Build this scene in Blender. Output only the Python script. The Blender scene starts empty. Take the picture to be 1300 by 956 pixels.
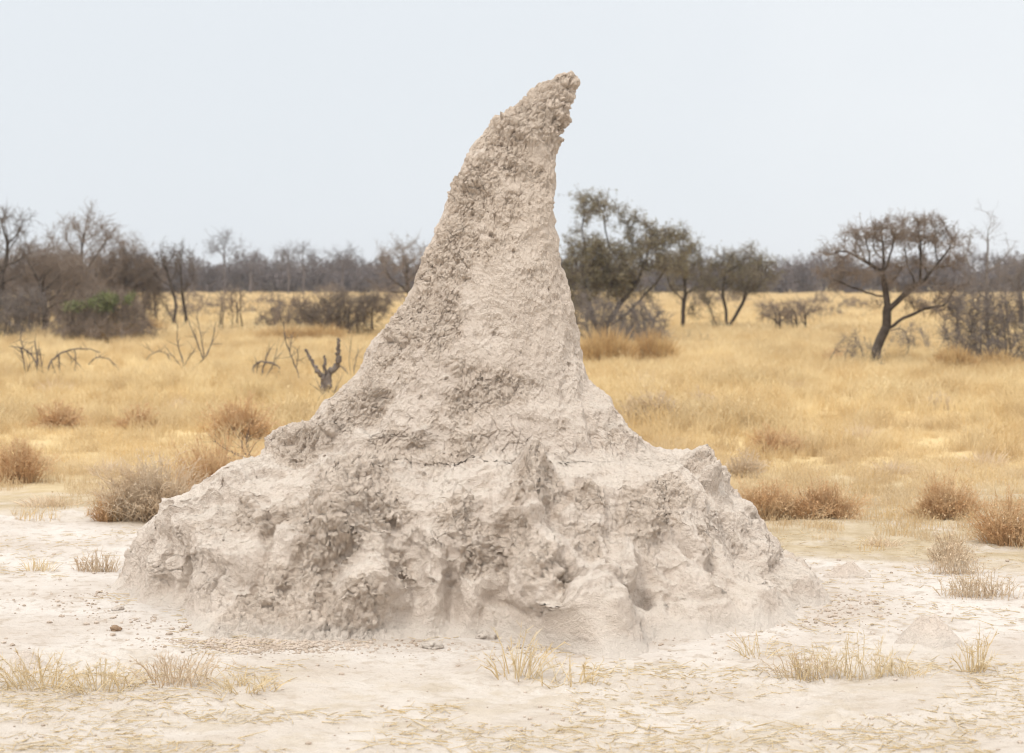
import bpy, math, time
import numpy as np
T0 = time.time()
rng = np.random.default_rng(7)
S = bpy.context.scene
COL = S.collection
f32 = np.float32

# ------------------------------------------------------------------ camera
F_PX, CX, CY, HOR, CAM_H = 2500.0, 650.0, 478.0, 352.0, 2.2
PITCH = math.atan((CY - HOR) / F_PX)
cam = bpy.data.cameras.new('camera'); camo = bpy.data.objects.new('camera', cam); COL.objects.link(camo)
camo.location = (0, 0, CAM_H); camo.rotation_euler = (math.pi / 2 - PITCH, 0, 0)
cam.sensor_width = 36; cam.sensor_fit = 'HORIZONTAL'; cam.lens = F_PX / 1300 * 36
cam.clip_start = 0.1; cam.clip_end = 20000
cam.dof.use_dof = True; cam.dof.focus_distance = 13.0; cam.dof.aperture_fstop = 2.9
S.camera = camo

def ray(px, py):
    a, b = (px - CX) / F_PX, (CY - py) / F_PX
    return np.array([a, math.cos(PITCH) + b * math.sin(PITCH), -math.sin(PITCH) + b * math.cos(PITCH)])
def ground_at(px, py):
    d = ray(px, py); return d * (CAM_H / -d[2]) + np.array([0, 0, CAM_H])
def at_dist(px, py, Y):
    d = ray(px, py); return d * (Y / d[1]) + np.array([0, 0, CAM_H])

# ------------------------------------------------------------------ noise
_T = np.random.default_rng(3).random((64, 64, 64)).astype(f32) * 2 - 1
def vnoise(p):
    p = np.asarray(p, f32); i = np.floor(p).astype(np.int32); u = p - i; u = u * u * (3 - 2 * u)
    i0 = i & 63; i1 = (i + 1) & 63
    x0, y0, z0 = i0[..., 0], i0[..., 1], i0[..., 2]; x1, y1, z1 = i1[..., 0], i1[..., 1], i1[..., 2]
    ux, uy, uz = u[..., 0], u[..., 1], u[..., 2]
    def L(a, b, t): return a + (b - a) * t
    return L(L(L(_T[x0, y0, z0], _T[x1, y0, z0], ux), L(_T[x0, y1, z0], _T[x1, y1, z0], ux), uy),
             L(L(_T[x0, y0, z1], _T[x1, y0, z1], ux), L(_T[x0, y1, z1], _T[x1, y1, z1], ux), uy), uz)
def fbm(p, oct=4, gain=.5):
    s = 0; a = 1.; n = 0
    for k in range(oct):
        s = s + a * vnoise(p * (2.03 ** k) + 17.3 * k); n += a; a *= gain
    return s / n
_R = np.random.default_rng(5).random((64, 64, 64, 4)).astype(f32)
def worley(p):
    """F1, F2 and the nearest cell's random value"""
    p = np.asarray(p, f32); i = np.floor(p).astype(np.int32)
    f1 = np.full(len(p), 9, f32); f2 = f1.copy(); idv = np.zeros(len(p), f32)
    for a in (-1, 0, 1):
        for b in (-1, 0, 1):
            for c in (-1, 0, 1):
                j = i + np.array([a, b, c], np.int32); m = j & 63
                r = _R[m[:, 0], m[:, 1], m[:, 2]]
                d = j + r[:, :3] - p; d = np.einsum('ij,ij->i', d, d)
                cl = d < f1
                f2 = np.where(cl, f1, np.minimum(f2, d)); idv = np.where(cl, r[:, 3], idv); f1 = np.where(cl, d, f1)
    return np.sqrt(f1), np.sqrt(f2), idv
def sstep(a, b, x):
    t = np.clip((x - a) / (b - a), 0, 1); return t * t * (3 - 2 * t)

# ------------------------------------------------------------------ mesh helpers
def make_mesh(name, V, Fs, mats, smooth=True, mat_idx=None):
    """V (n,3); Fs list of int arrays (m,k)"""
    me = bpy.data.meshes.new(name)
    V = np.asarray(V, f32)
    nl = sum(f.size for f in Fs); nf = sum(len(f) for f in Fs)
    me.vertices.add(len(V)); me.vertices.foreach_set('co', V.ravel())
    me.loops.add(nl); me.polygons.add(nf)
    me.loops.foreach_set('vertex_index', np.concatenate([f.ravel() for f in Fs]).astype(np.int32))
    st = []; o = 0
    for f in Fs:
        st.append(o + np.arange(len(f)) * f.shape[1]); o += f.size
    me.polygons.foreach_set('loop_start', np.concatenate(st).astype(np.int32))
    me.polygons.foreach_set('use_smooth', np.full(nf, smooth, bool))
    for m in (mats if isinstance(mats, (list, tuple)) else [mats]): me.materials.append(m)
    if mat_idx is not None: me.polygons.foreach_set('material_index', np.asarray(mat_idx, np.int32))
    me.update(calc_edges=True)
    return me
class Geo:
    """collects geometry for ONE mesh object"""
    def __init__(self): self.V = []; self.F = []; self.M = []; self.n = 0
    def add(self, V, F, mi=0):
        if len(V) == 0: return
        self.V.append(np.asarray(V, f32)); self.F.append(np.asarray(F) + self.n); self.M.append(np.full(len(F), mi)); self.n += len(V)
    def build(self, name, mats, parent=None, smooth=True, loc=None):
        me = make_mesh(name, np.concatenate(self.V), self.F, mats, smooth, np.concatenate(self.M))
        o = bpy.data.objects.new(name, me); COL.objects.link(o)
        if parent is not None: o.parent = parent
        if loc is not None: o.location = loc
        return o
def tag(o, label=None, cat=None, group=None, kind=None):
    if label: o['label'] = label
    if cat: o['category'] = cat
    if group: o['group'] = group
    if kind: o['kind'] = kind
    return o
def thing(name, loc, label, cat, group=None):
    o = bpy.data.objects.new(name, None); COL.objects.link(o); o.location = loc; o.empty_display_size = .2
    return tag(o, label, cat, group)

def unit(v): return v / np.maximum(np.linalg.norm(v, axis=-1, keepdims=True), 1e-9)
def prisms(A, B, dA, dB, rA, rB, k=3):
    n = len(A)
    ref = unit(np.array([[.31, .93, .17]]))
    an = np.arange(k) * 2 * math.pi / k
    def ring(P, d, r):
        u = np.cross(d, ref); u = unit(u); w = np.cross(d, u)
        return P[:, None] + r[:, None, None] * (np.cos(an)[None, :, None] * u[:, None] + np.sin(an)[None, :, None] * w[:, None])
    R = np.concatenate([ring(A, dA, rA), ring(B, dB, rB)], 1)            # n,2k,3
    b = (np.arange(n) * 2 * k)[:, None]
    F = np.stack([np.stack([b[:, 0] + j, b[:, 0] + (j + 1) % k, b[:, 0] + k + (j + 1) % k, b[:, 0] + k + j], 1) for j in range(k)], 1)
    return R.reshape(-1, 3), F.reshape(-1, 4)
def blades(P0, P1, P2, w):
    """curved flat blades: base P0, middle P1, tip P2"""
    n = len(P0); d = unit(P2 - P0)
    s = unit(np.cross(d, unit(rng.normal(size=(n, 3))))) * w[:, None] * .5
    V = np.stack([P0 - s, P0 + s, P1 - s * .8, P1 + s * .8, P2], 1).reshape(-1, 3)
    b = np.arange(n)[:, None] * 5
    return V, np.concatenate([b + 0, b + 1, b + 3, b + 2], 1), np.concatenate([b + 2, b + 3, b + 4], 1)
def quads(P, size, n=None):
    m = len(P); a = unit(rng.normal(size=(m, 3))) ; c = unit(np.cross(a, rng.normal(size=(m, 3))))
    s = (size * (.6 + .8 * rng.random(m)))[:, None] * .5
    V = np.stack([P - a * s, P + c * s * .6, P + a * s, P - c * s * .6], 1).reshape(-1, 3)
    return V, np.arange(m * 4).reshape(-1, 4)

# ------------------------------------------------------------------ materials
def mat(name, rough=.95, spec=.1):
    m = bpy.data.materials.new(name); m.use_nodes = True
    nt = m.node_tree; b = nt.nodes['Principled BSDF']
    b.inputs['Roughness'].default_value = rough; b.inputs['Specular IOR Level'].default_value = spec
    return m, nt, b
def N(nt, t, **kw):
    n = nt.nodes.new(t)
    for k, v in kw.items():
        if hasattr(n, k): setattr(n, k, v)
        else: n.inputs[k].default_value = v
    return n
def mathn(nt, op, a, b=None, clamp=False):
    n = nt.nodes.new('ShaderNodeMath'); n.operation = op; n.use_clamp = clamp
    for i, x in enumerate((a, b)):
        if x is None: continue
        if isinstance(x, (int, float)): n.inputs[i].default_value = x
        else: nt.links.new(x, n.inputs[i])
    return n.outputs[0]
def mixc(nt, fac, a, b, mode='MIX'):
    n = nt.nodes.new('ShaderNodeMix'); n.data_type = 'RGBA'; n.blend_type = mode
    for i, x in ((0, fac), (6, a), (7, b)):
        if isinstance(x, (int, float)): n.inputs[i].default_value = x
        elif isinstance(x, tuple): n.inputs[i].default_value = (*x, 1)
        else: nt.links.new(x, n.inputs[i])
    return n.outputs[2]
def noise(nt, vec, scale, detail=4, rough=.55, dist=0.):
    n = nt.nodes.new('ShaderNodeTexNoise'); nt.links.new(vec, n.inputs['Vector'])
    n.inputs['Scale'].default_value = scale; n.inputs['Detail'].default_value = detail
    n.inputs['Roughness'].default_value = rough; n.inputs['Distortion'].default_value = dist
    return n.outputs['Fac']
def ramp(nt, fac, lo, hi):
    n = nt.nodes.new('ShaderNodeMapRange'); n.interpolation_type = 'SMOOTHSTEP'
    nt.links.new(fac, n.inputs[0]); n.inputs[1].default_value = lo; n.inputs[2].default_value = hi
    return n.outputs[0]
def wpos(nt): return nt.nodes.new('ShaderNodeNewGeometry').outputs['Position']

def plant_mat(name, c1, c2, c3=None, transl=0., scale=1.2):
    m, nt, b = mat(name, .9, .08)
    p = wpos(nt)
    c = mixc(nt, ramp(nt, noise(nt, p, scale, 3), .35, .65), c1, c2)
    if c3 is not None:
        c = mixc(nt, ramp(nt, noise(nt, p, scale * 9, 2), .5, .75), c, c3)
    nt.links.new(c, b.inputs['Base Color'])
    if transl:
        t = nt.nodes.new('ShaderNodeBsdfTranslucent'); nt.links.new(c, t.inputs['Color'])
        mx = nt.nodes.new('ShaderNodeMixShader'); mx.inputs[0].default_value = transl
        nt.links.new(b.outputs[0], mx.inputs[1]); nt.links.new(t.outputs[0], mx.inputs[2])
        nt.links.new(mx.outputs[0], nt.nodes['Material Output'].inputs['Surface'])
    return m
M = {}
M['bark'] = plant_mat('dark_bark', (.055, .042, .034), (.10, .08, .065), (.04, .03, .025), scale=6)
M['bark_grey'] = plant_mat('grey_bark', (.12, .10, .088), (.19, .165, .15), (.09, .075, .065), scale=6)
M['twig_grey'] = plant_mat('grey_twigs', (.20, .17, .15), (.26, .225, .205), (.14, .115, .10))
M['twig_brown'] = plant_mat('brown_twigs', (.215, .165, .128), (.275, .22, .178), (.145, .112, .087))
M['twig_dark'] = plant_mat('dark_twigs', (.12, .094, .076), (.17, .138, .115))
M['twig_far'] = plant_mat('far_twigs', (.12, .10, .097), (.175, .148, .144), (.095, .08, .078), scale=.12)
M['leaf_olive'] = plant_mat('olive_leaves', (.215, .185, .11), (.285, .245, .16), (.145, .125, .078), transl=.15)
M['leaf_green'] = plant_mat('green_leaves', (.15, .175, .075), (.22, .235, .11), transl=.2, scale=3)
M['leaf_brown'] = plant_mat('dry_leaves', (.20, .155, .11), (.26, .20, .145), transl=.15)
M['rust'] = plant_mat('rusty_grass', (.50, .33, .16), (.66, .49, .26), (.38, .235, .11), transl=.3, scale=2)
M['forb_grey'] = plant_mat('grey_forb', (.44, .39, .34), (.52, .47, .42), (.34, .29, .25), transl=.25, scale=4)
M['forb'] = plant_mat('brown_forb', (.68, .46, .26), (.74, .56, .35), (.54, .35, .18), transl=.35, scale=4)
M['forb_pale'] = plant_mat('pale_forb', (.70, .56, .40), (.74, .63, .49), (.56, .43, .29), transl=.35, scale=4)
M['straw_fg'] = plant_mat('foreground_straw', (.68, .53, .31), (.72, .61, .43), (.54, .40, .21), transl=.15, scale=6)
M['stick'] = plant_mat('dead_wood', (.13, .105, .09), (.20, .17, .15), (.085, .065, .055), scale=5)
M['clod'] = plant_mat('earth_clods', (.40, .325, .26), (.52, .44, .37), scale=5)
M['clod_dark'] = plant_mat('dark_clods', (.22, .14, .09), (.30, .21, .14), scale=9)

def grass_mat():
    m, nt, b = mat('golden_grass', .85, .08)
    p = wpos(nt); sx = nt.nodes.new('ShaderNodeSeparateXYZ'); nt.links.new(p, sx.inputs[0])
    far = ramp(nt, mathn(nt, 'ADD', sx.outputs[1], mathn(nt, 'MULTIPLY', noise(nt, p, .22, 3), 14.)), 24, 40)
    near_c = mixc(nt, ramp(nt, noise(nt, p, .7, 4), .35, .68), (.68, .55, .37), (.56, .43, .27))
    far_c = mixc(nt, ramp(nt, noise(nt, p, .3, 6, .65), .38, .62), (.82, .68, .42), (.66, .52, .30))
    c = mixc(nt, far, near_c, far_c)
    oi = nt.nodes.new('ShaderNodeObjectInfo')
    c = mixc(nt, ramp(nt, oi.outputs['Random'], .55, 1.0), c, (.66, .49, .26))
    bv = nt.nodes.new('ShaderNodeVectorMath'); bv.operation = 'MULTIPLY'; bv.inputs[1].default_value = (.35, 1, 1); nt.links.new(p, bv.inputs[0])
    c = mixc(nt, mathn(nt, 'MULTIPLY', ramp(nt, noise(nt, bv.outputs[0], .32, 4), .5, .66), .45), c, (.58, .44, .26))
    c = mixc(nt, mathn(nt, 'MULTIPLY', ramp(nt, noise(nt, p, 1.1, 4), .52, .68), .6), c, (.50, .36, .20))
    nt.links.new(c, b.inputs['Base Color'])
    t = nt.nodes.new('ShaderNodeBsdfTranslucent'); nt.links.new(c, t.inputs['Color'])
    mx = nt.nodes.new('ShaderNodeMixShader'); mx.inputs[0].default_value = .28
    nt.links.new(b.outputs[0], mx.inputs[1]); nt.links.new(t.outputs[0], mx.inputs[2])
    nt.links.new(mx.outputs[0], nt.nodes['Material Output'].inputs['Surface'])
    return m
M['grass'] = grass_mat()

def ground_mat():
    m, nt, b = mat('savanna_soil', .97, .05)
    p = wpos(nt); sx = nt.nodes.new('ShaderNodeSeparateXYZ'); nt.links.new(p, sx.inputs[0])
    Y = sx.outputs[1]; X = sx.outputs[0]
    pale = mixc(nt, ramp(nt, noise(nt, p, 1.1, 6, .6), .35, .7), (.68, .63, .58), (.56, .49, .425))
    pale = mixc(nt, mathn(nt, 'MULTIPLY', ramp(nt, noise(nt, p, 9, 5, .65), .50, .68), .7), pale, (.44, .36, .285))
    straw = mixc(nt, ramp(nt, noise(nt, p, 3.2, 6, .65), .35, .65), (.44, .35, .23), (.55, .46, .33))
    golden = mixc(nt, ramp(nt, noise(nt, p, .25, 4), .35, .65), (.72, .56, .31), (.60, .46, .25))
    # straw litter in front of about y = 11.2, pale pan up to about 16.5, grassland beyond
    n1 = mathn(nt, 'MULTIPLY', noise(nt, p, .55, 5, .6), 3.4)
    front = mathn(nt, 'SUBTRACT', 1.0, ramp(nt, mathn(nt, 'ADD', Y, n1), 12.5, 13.6))
    back = ramp(nt, mathn(nt, 'ADD', mathn(nt, 'ADD', Y, mathn(nt, 'MULTIPLY', X, .42)), n1), 17.4, 19.0)
    spots = ramp(nt, noise(nt, p, 2.1, 6, .65), .50, .62)
    front = mathn(nt, 'MULTIPLY', front, mathn(nt, 'ADD', mathn(nt, 'MULTIPLY', spots, .6), .4))
    back = mathn(nt, 'MULTIPLY', back, mathn(nt, 'ADD', mathn(nt, 'MULTIPLY', ramp(nt, noise(nt, p, 1.4, 5, .6), .30, .5), .85), .15))
    c = mixc(nt, back, mixc(nt, front, pale, mixc(nt, ramp(nt, noise(nt, p, 3.2, 6, .65), .35, .65), (.53, .455, .365), (.62, .55, .47))), straw)
    c = mixc(nt, ramp(nt, mathn(nt, 'ADD', Y, mathn(nt, 'MULTIPLY', n1, .8)), 20.5, 25), c, golden)
    nt.links.new(c, b.inputs['Base Color'])
    h = mathn(nt, 'ADD', mathn(nt, 'MULTIPLY', noise(nt, p, 14, 8, .65), .05), mathn(nt, 'MULTIPLY', noise(nt, p, 70, 4, .6), .014))
    bp = nt.nodes.new('ShaderNodeBump'); bp.inputs['Strength'].default_value = .8; bp.inputs['Distance'].default_value = 1.0
    nt.links.new(h, bp.inputs['Height']); nt.links.new(bp.outputs[0], b.inputs['Normal'])
    return m
M['ground'] = ground_mat()

def mound_mat():
    m, nt, b = mat('termite_clay', .97, .05)
    p = wpos(nt); sx = nt.nodes.new('ShaderNodeSeparateXYZ'); nt.links.new(p, sx.inputs[0])
    at = nt.nodes.new('ShaderNodeAttribute'); at.attribute_name = 'crumb'; cr = at.outputs['Fac']
    ac = nt.nodes.new('ShaderNodeAttribute'); ac.attribute_name = 'cell'
    smooth = mixc(nt, ramp(nt, noise(nt, p, 2.4, 6, .6), .32, .68), (.79, .69, .60), (.70, .60, .515))
    crumb = mixc(nt, ramp(nt, noise(nt, p, 6, 6, .65), .3, .7), (.79, .68, .58), (.67, .56, .465))
    crumb = mixc(nt, mathn(nt, 'MULTIPLY', ac.outputs['Fac'], .35), crumb, (.68, .58, .485))
    c = mixc(nt, mathn(nt, 'MULTIPLY', ramp(nt, mathn(nt, 'ADD', cr, mathn(nt, 'MULTIPLY', noise(nt, p, 11, 5, .6), .5)), .35, .95), .85), smooth, crumb)
    # the spire is a little browner than the weathered foot
    c = mixc(nt, mathn(nt, 'MULTIPLY', ramp(nt, mathn(nt, 'ADD', sx.outputs[2], noise(nt, p, 1.5, 4)), 1.6, 3.4), .4), c, (.68, .56, .45))
    # paler where the surface is level, broken up by noise
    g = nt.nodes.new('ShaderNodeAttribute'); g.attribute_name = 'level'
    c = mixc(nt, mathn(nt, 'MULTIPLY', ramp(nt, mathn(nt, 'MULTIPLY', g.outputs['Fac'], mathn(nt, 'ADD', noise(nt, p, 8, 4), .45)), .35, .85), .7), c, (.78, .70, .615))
    c = mixc(nt, mathn(nt, 'MULTIPLY', ramp(nt, noise(nt, p, 55, 4, .7), .5, .72), .38), c, (.42, .32, .24))
    nt.links.new(c, b.inputs['Base Color'])
    soil = mathn(nt, 'SUBTRACT', 1.0, ramp(nt, mathn(nt, 'SUBTRACT', sx.outputs[2], mathn(nt, 'MULTIPLY', noise(nt, p, 4, 5, .6), .16)), -.09, .01))
    c = mixc(nt, mathn(nt, 'MULTIPLY', soil, .7), c, (.70, .63, .56))
    nt.links.new(c, b.inputs['Base Color'])
    # grain and drying cracks
    vor = nt.nodes.new('ShaderNodeTexVoronoi'); vor.feature = 'DISTANCE_TO_EDGE'; vor.inputs['Scale'].default_value = 7.5
    wv = nt.nodes.new('ShaderNodeTexNoise'); wv.inputs['Scale'].default_value = 5; nt.links.new(p, wv.inputs['Vector'])
    va = nt.nodes.new('ShaderNodeVectorMath'); va.operation = 'MULTIPLY_ADD'; va.inputs[1].default_value = (.22, .22, .22)
    nt.links.new(wv.outputs['Color'], va.inputs[0]); nt.links.new(p, va.inputs[2]); nt.links.new(va.outputs[0], vor.inputs['Vector'])
    crack = mathn(nt, 'MULTIPLY', mathn(nt, 'SUBTRACT', ramp(nt, vor.outputs['Distance'], 0, .035), 1.0), mathn(nt, 'MULTIPLY', ramp(nt, noise(nt, p, 3.1, 3), .58, .7), .006))
    h = mathn(nt, 'ADD', mathn(nt, 'MULTIPLY', noise(nt, p, 38, 6, .7), .034), mathn(nt, 'MULTIPLY', noise(nt, p, 120, 3, .6), .016))
    h = mathn(nt, 'ADD', h, crack)
    bp = nt.nodes.new('ShaderNodeBump'); bp.inputs['Strength'].default_value = .9; bp.inputs['Distance'].default_value = 1.0
    nt.links.new(h, bp.inputs['Height']); nt.links.new(bp.outputs[0], b.inputs['Normal'])
    return m
M['mound'] = mound_mat()

# ------------------------------------------------------------------ ground sheet
def gh(x, y):
    x = np.asarray(x, f32); y = np.asarray(y, f32)
    p = np.stack([x, y, np.zeros_like(x)], -1)
    fade = 1 - sstep(40, 90, np.hypot(x, y))
    return (vnoise(p * .35 + 3) * .035 + fbm(p * 1.7 + 9, 3) * .022 + vnoise(p * 6.1) * .006) * fade - .02
def ground():
    r = np.concatenate([np.geomspace(.5, 7.5, 40), np.arange(7.6, 19, .028), np.geomspace(19.1, 4500, 260)])
    a = np.concatenate([np.linspace(-.42, .42, 430), np.linspace(.45, 2 * math.pi - .45, 110)])
    R, A = np.meshgrid(r, a, indexing='ij')
    x = (R * np.sin(A)).ravel(); y = (R * np.cos(A)).ravel()
    z = gh(x, y)
    p = np.stack([x, y, 0 * x], -1)
    near = (np.hypot(x, y) > 7.5) & (np.hypot(x, y) < 21) & (np.abs(x) < .42 * y)
    q = p[near]
    f1, f2, idv = worley(q * 13 + vnoise(q * 9)[:, None] * .5)
    lump = np.clip(1 - (f1 / .75) ** 2, 0, 1) * sstep(.1, .45, fbm(q * 1.3 + 5, 4)) * .022 * (idv * 1.4)
    z[near] += lump + fbm(q * 22, 3) * .004
    V = np.stack([x, y, z], -1); V = np.concatenate([V, [[0, 0, -.02]]])
    nr, na = R.shape; idx = np.arange(nr * na).reshape(nr, na); j = np.roll(idx, -1, 1)
    Q = np.stack([idx[:-1], idx[1:], j[1:], j[:-1]], -1).reshape(-1, 4)[:, ::-1]
    Tt = np.stack([idx[0], j[0], np.full(na, nr * na)], -1)[:, ::-1]
    me = make_mesh('ground', V, [Q, Tt], M['ground'])
    o = bpy.data.objects.new('ground', me); COL.objects.link(o)
    tag(o, kind='structure')
ground()

# ------------------------------------------------------------------ termite mound
D0 = 13.65
def mound():
    left = [(700, 94), (686, 100), (672, 112), (650, 132), (625, 155), (602, 180), (590, 205), (572, 240), (558, 275), (546, 300), (531, 330), (525, 345),
            (519, 365), (507, 390), (490, 415), (472, 435), (461, 452), (452, 475), (432, 495), (412, 510), (400, 525), (386, 540), (358, 548), (335, 565),
            (326, 582), (295, 592), (268, 609), (240, 627), (210, 643), (190, 657), (174, 690), (158, 720), (148, 752), (140, 775), (132, 800)]
    right = [(735, 94), (735, 100), (732, 120), (724, 150), (712, 172), (705, 205), (703, 230), (707, 270), (712, 320), (722, 370), (735, 430), (745, 470),
             (753, 495), (771, 515), (790, 538), (812, 556), (832, 573), (862, 576), (896, 585), (914, 602), (935, 624), (958, 647), (970, 667), (984, 690),
             (1002, 712), (1035, 724), (1052, 745), (1058, 760), (1062, 800)]
    def conv(l):
        q = np.array([at_dist(x, y, D0) for x, y in l]); o = np.argsort(q[:, 2]); return q[o, 2], q[o, 0]
    zl, xl = conv(left); zr, xr = conv(right)
    ztop = zl[-1]
    Fz = np.array([-.2, 0, .25, .5, .72, .87, .92, .97, 1.06, 1.3, 1.5, 2.0, 2.5, 3.0, 3.4, ztop])
    Ff = np.array([1.6, 1.5, 1.42, 1.32, 1.22, 1.10, .98, .78, .69, .62, .57, .46, .37, .27, .18, .10])
    zz = np.linspace(-.15, ztop, 4000)
    A = (np.interp(zz, zr, xr) - np.interp(zz, zl, xl)) / 2; Fr = np.interp(zz, Fz, Ff)
    ds = np.sqrt(np.gradient(zz) ** 2 + .6 * np.gradient(Fr) ** 2 + .25 * np.gradient(A) ** 2)
    s = np.cumsum(ds); s = (s - s[0]) / (s[-1] - s[0])
    NR = 640
    z = np.interp(np.linspace(0, 1, NR), s, zz)
    cap_n = 26
    cap = np.concatenate([np.ones(NR), np.cos(np.linspace(0, math.pi / 2, cap_n + 1))[1:]])
    z = np.concatenate([z, ztop + .03 * np.sin(np.linspace(0, math.pi / 2, cap_n + 1))[1:]])
    XL = np.interp(z, zl, xl); XR = np.interp(z, zr, xr)
    k = np.exp(-np.linspace(-2, 2, 13) ** 2); k /= k.sum()
    sm = lambda v: np.convolve(np.pad(v, 6, 'edge'), k, 'valid')
    XL, XR = sm(XL), sm(XR)
    cx = (XL + XR) / 2; a = (XR - XL) / 2 * cap; Fr = sm(np.interp(z, Fz, Ff)) * cap; Bk = Fr * 1.05
    th = np.concatenate([np.linspace(-math.pi, 0, 1050, endpoint=False), np.linspace(0, math.pi, 260, endpoint=False)])
    # the outline of the foot on the ground
    foot = [(1058, 752), (1012, 772), (950, 792), (850, 803), (810, 822), (765, 828), (715, 811), (650, 799), (570, 800), (450, 808), (380, 810), (300, 806), (258, 774), (200, 767), (150, 754)]
    c0 = np.interp(0, z[:NR], cx[:NR]); a0 = np.interp(0, z[:NR], a[:NR]); f0 = 1.5
    G = np.array([ground_at(*q) for q in foot]); dx = (G[:, 0] - c0) / a0; dy = (G[:, 1] - D0) / f0
    ft = np.arctan2(dy, dx); ft[0] = 0; ft[-1] = -math.pi
    fo = np.hypot(dx, dy); fo[0] = fo[-1] = 1
    o = np.argsort(ft); of = np.where(th <= 0, np.interp(th, ft[o], fo[o]), 1 + .06 * np.sin(5 * th))
    pad = np.concatenate([of[-10:], of, of[:10]]); of = np.convolve(pad, np.ones(21) / 21, 'valid')
    c, sn = np.cos(th), np.sin(th); n = 2.25
    rad = (np.abs(c) ** n + np.abs(sn) ** n) ** (-1 / n)
    of = of * .965
    w = np.clip(1 - z / .85, 0, 1)[:, None]
    m = 1 + (of[None] - 1) * w
    X = cx[:, None] + a[:, None] * (rad * c)[None] * m
    Yd = np.where(sn[None] < 0, Fr[:, None], Bk[:, None]) * (rad * sn)[None] * m
    lean = np.interp(z, [0, 1.2, ztop], [0, .06, .16])[:, None]      # the spire stands a little behind the middle of the foot
    fl = (np.clip(1 - z / .20, 0, 1) ** 1.8)[:, None] * (.03 + .07 * (1 + fbm(np.stack([c * 3, sn * 3, 0 * c], 1) + 5, 3)))[None]
    hx, hy = rad * c * 1.2, rad * sn
    X = X + hx[None] * fl * .8; Yd = Yd + hy[None] * fl
    zf = np.where(z < .15, -.06 + .21 * np.clip((z + .15) / .30, 0, 1) ** 2, z)      # the foot runs out flat into the soil
    P = np.stack([X, D0 + lean + Yd, np.repeat(zf[:, None], len(th), 1)], -1).astype(f32)
    P[..., 2] += gh(P[..., 0], P[..., 1]) * (1 - sstep(.05, .5, P[..., 2]))
    Z0 = np.repeat(z, len(th)).astype(f32)
    nr, na = P.shape[:2]
    def normals(P):
        du = np.roll(P, -1, 1) - np.roll(P, 1, 1); dv = np.gradient(P, axis=0)
        return unit(np.cross(du, dv))
    Pf = P.reshape(-1, 3)
    rel = Pf - np.array([0, 0, CAM_H], f32)
    fw = rel[:, 1] * math.cos(PITCH) - rel[:, 2] * math.sin(PITCH); up = rel[:, 1] * math.sin(PITCH) + rel[:, 2] * math.cos(PITCH)
    U = CX + F_PX * rel[:, 0] / fw; W = CY - F_PX * up / fw
    def find(px, py):
        d = np.hypot(U - px, W - py) / 4 + rel[:, 1] * 3
        return Pf[np.argmin(d)]
    nrm = normals(P).reshape(-1, 3)
    # --- large shapes: buttresses, lobes, gullies
    low = 1 - sstep(.72, 1.12, Pf[:, 2])
    disp = (fbm(Pf * np.array([1.9, 1.9, .8], f32) + 4, 3) * .105 * low * (.5 + .5 * sstep(0, .3, Pf[:, 2])) + fbm(Pf * np.array([4.4, 4.4, 2.2], f32) + 11, 3) * .085 * (low * .85 + .2)
            + fbm(Pf * 7 + 2, 5, .55) * .045)
    wp = np.stack([fbm(Pf * 3.1 + 50, 4, .6), fbm(Pf * 3.1 + 57, 4, .6), fbm(Pf * 3.1 + 63, 4, .6)], -1)
    Pw = Pf + wp * .12
    rid = 1 - np.abs(fbm(Pw * np.array([2.7, 2.7, .7], f32) + 31, 2)) * 2.2
    disp -= sstep(.60, 1, rid) * .055 * low                                    # gullies worn by rain
    ledge = fbm(Pw * np.array([3.6, 3.6, 4.2], f32) + 83, 4, .55)
    disp += (sstep(-.045, .035, ledge) - .5) * .032 * (.25 + .75 * low) * sstep(-.12, .25, fbm(Pf * 1.7 + 200, 3))         # broken edges of the crust
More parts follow.
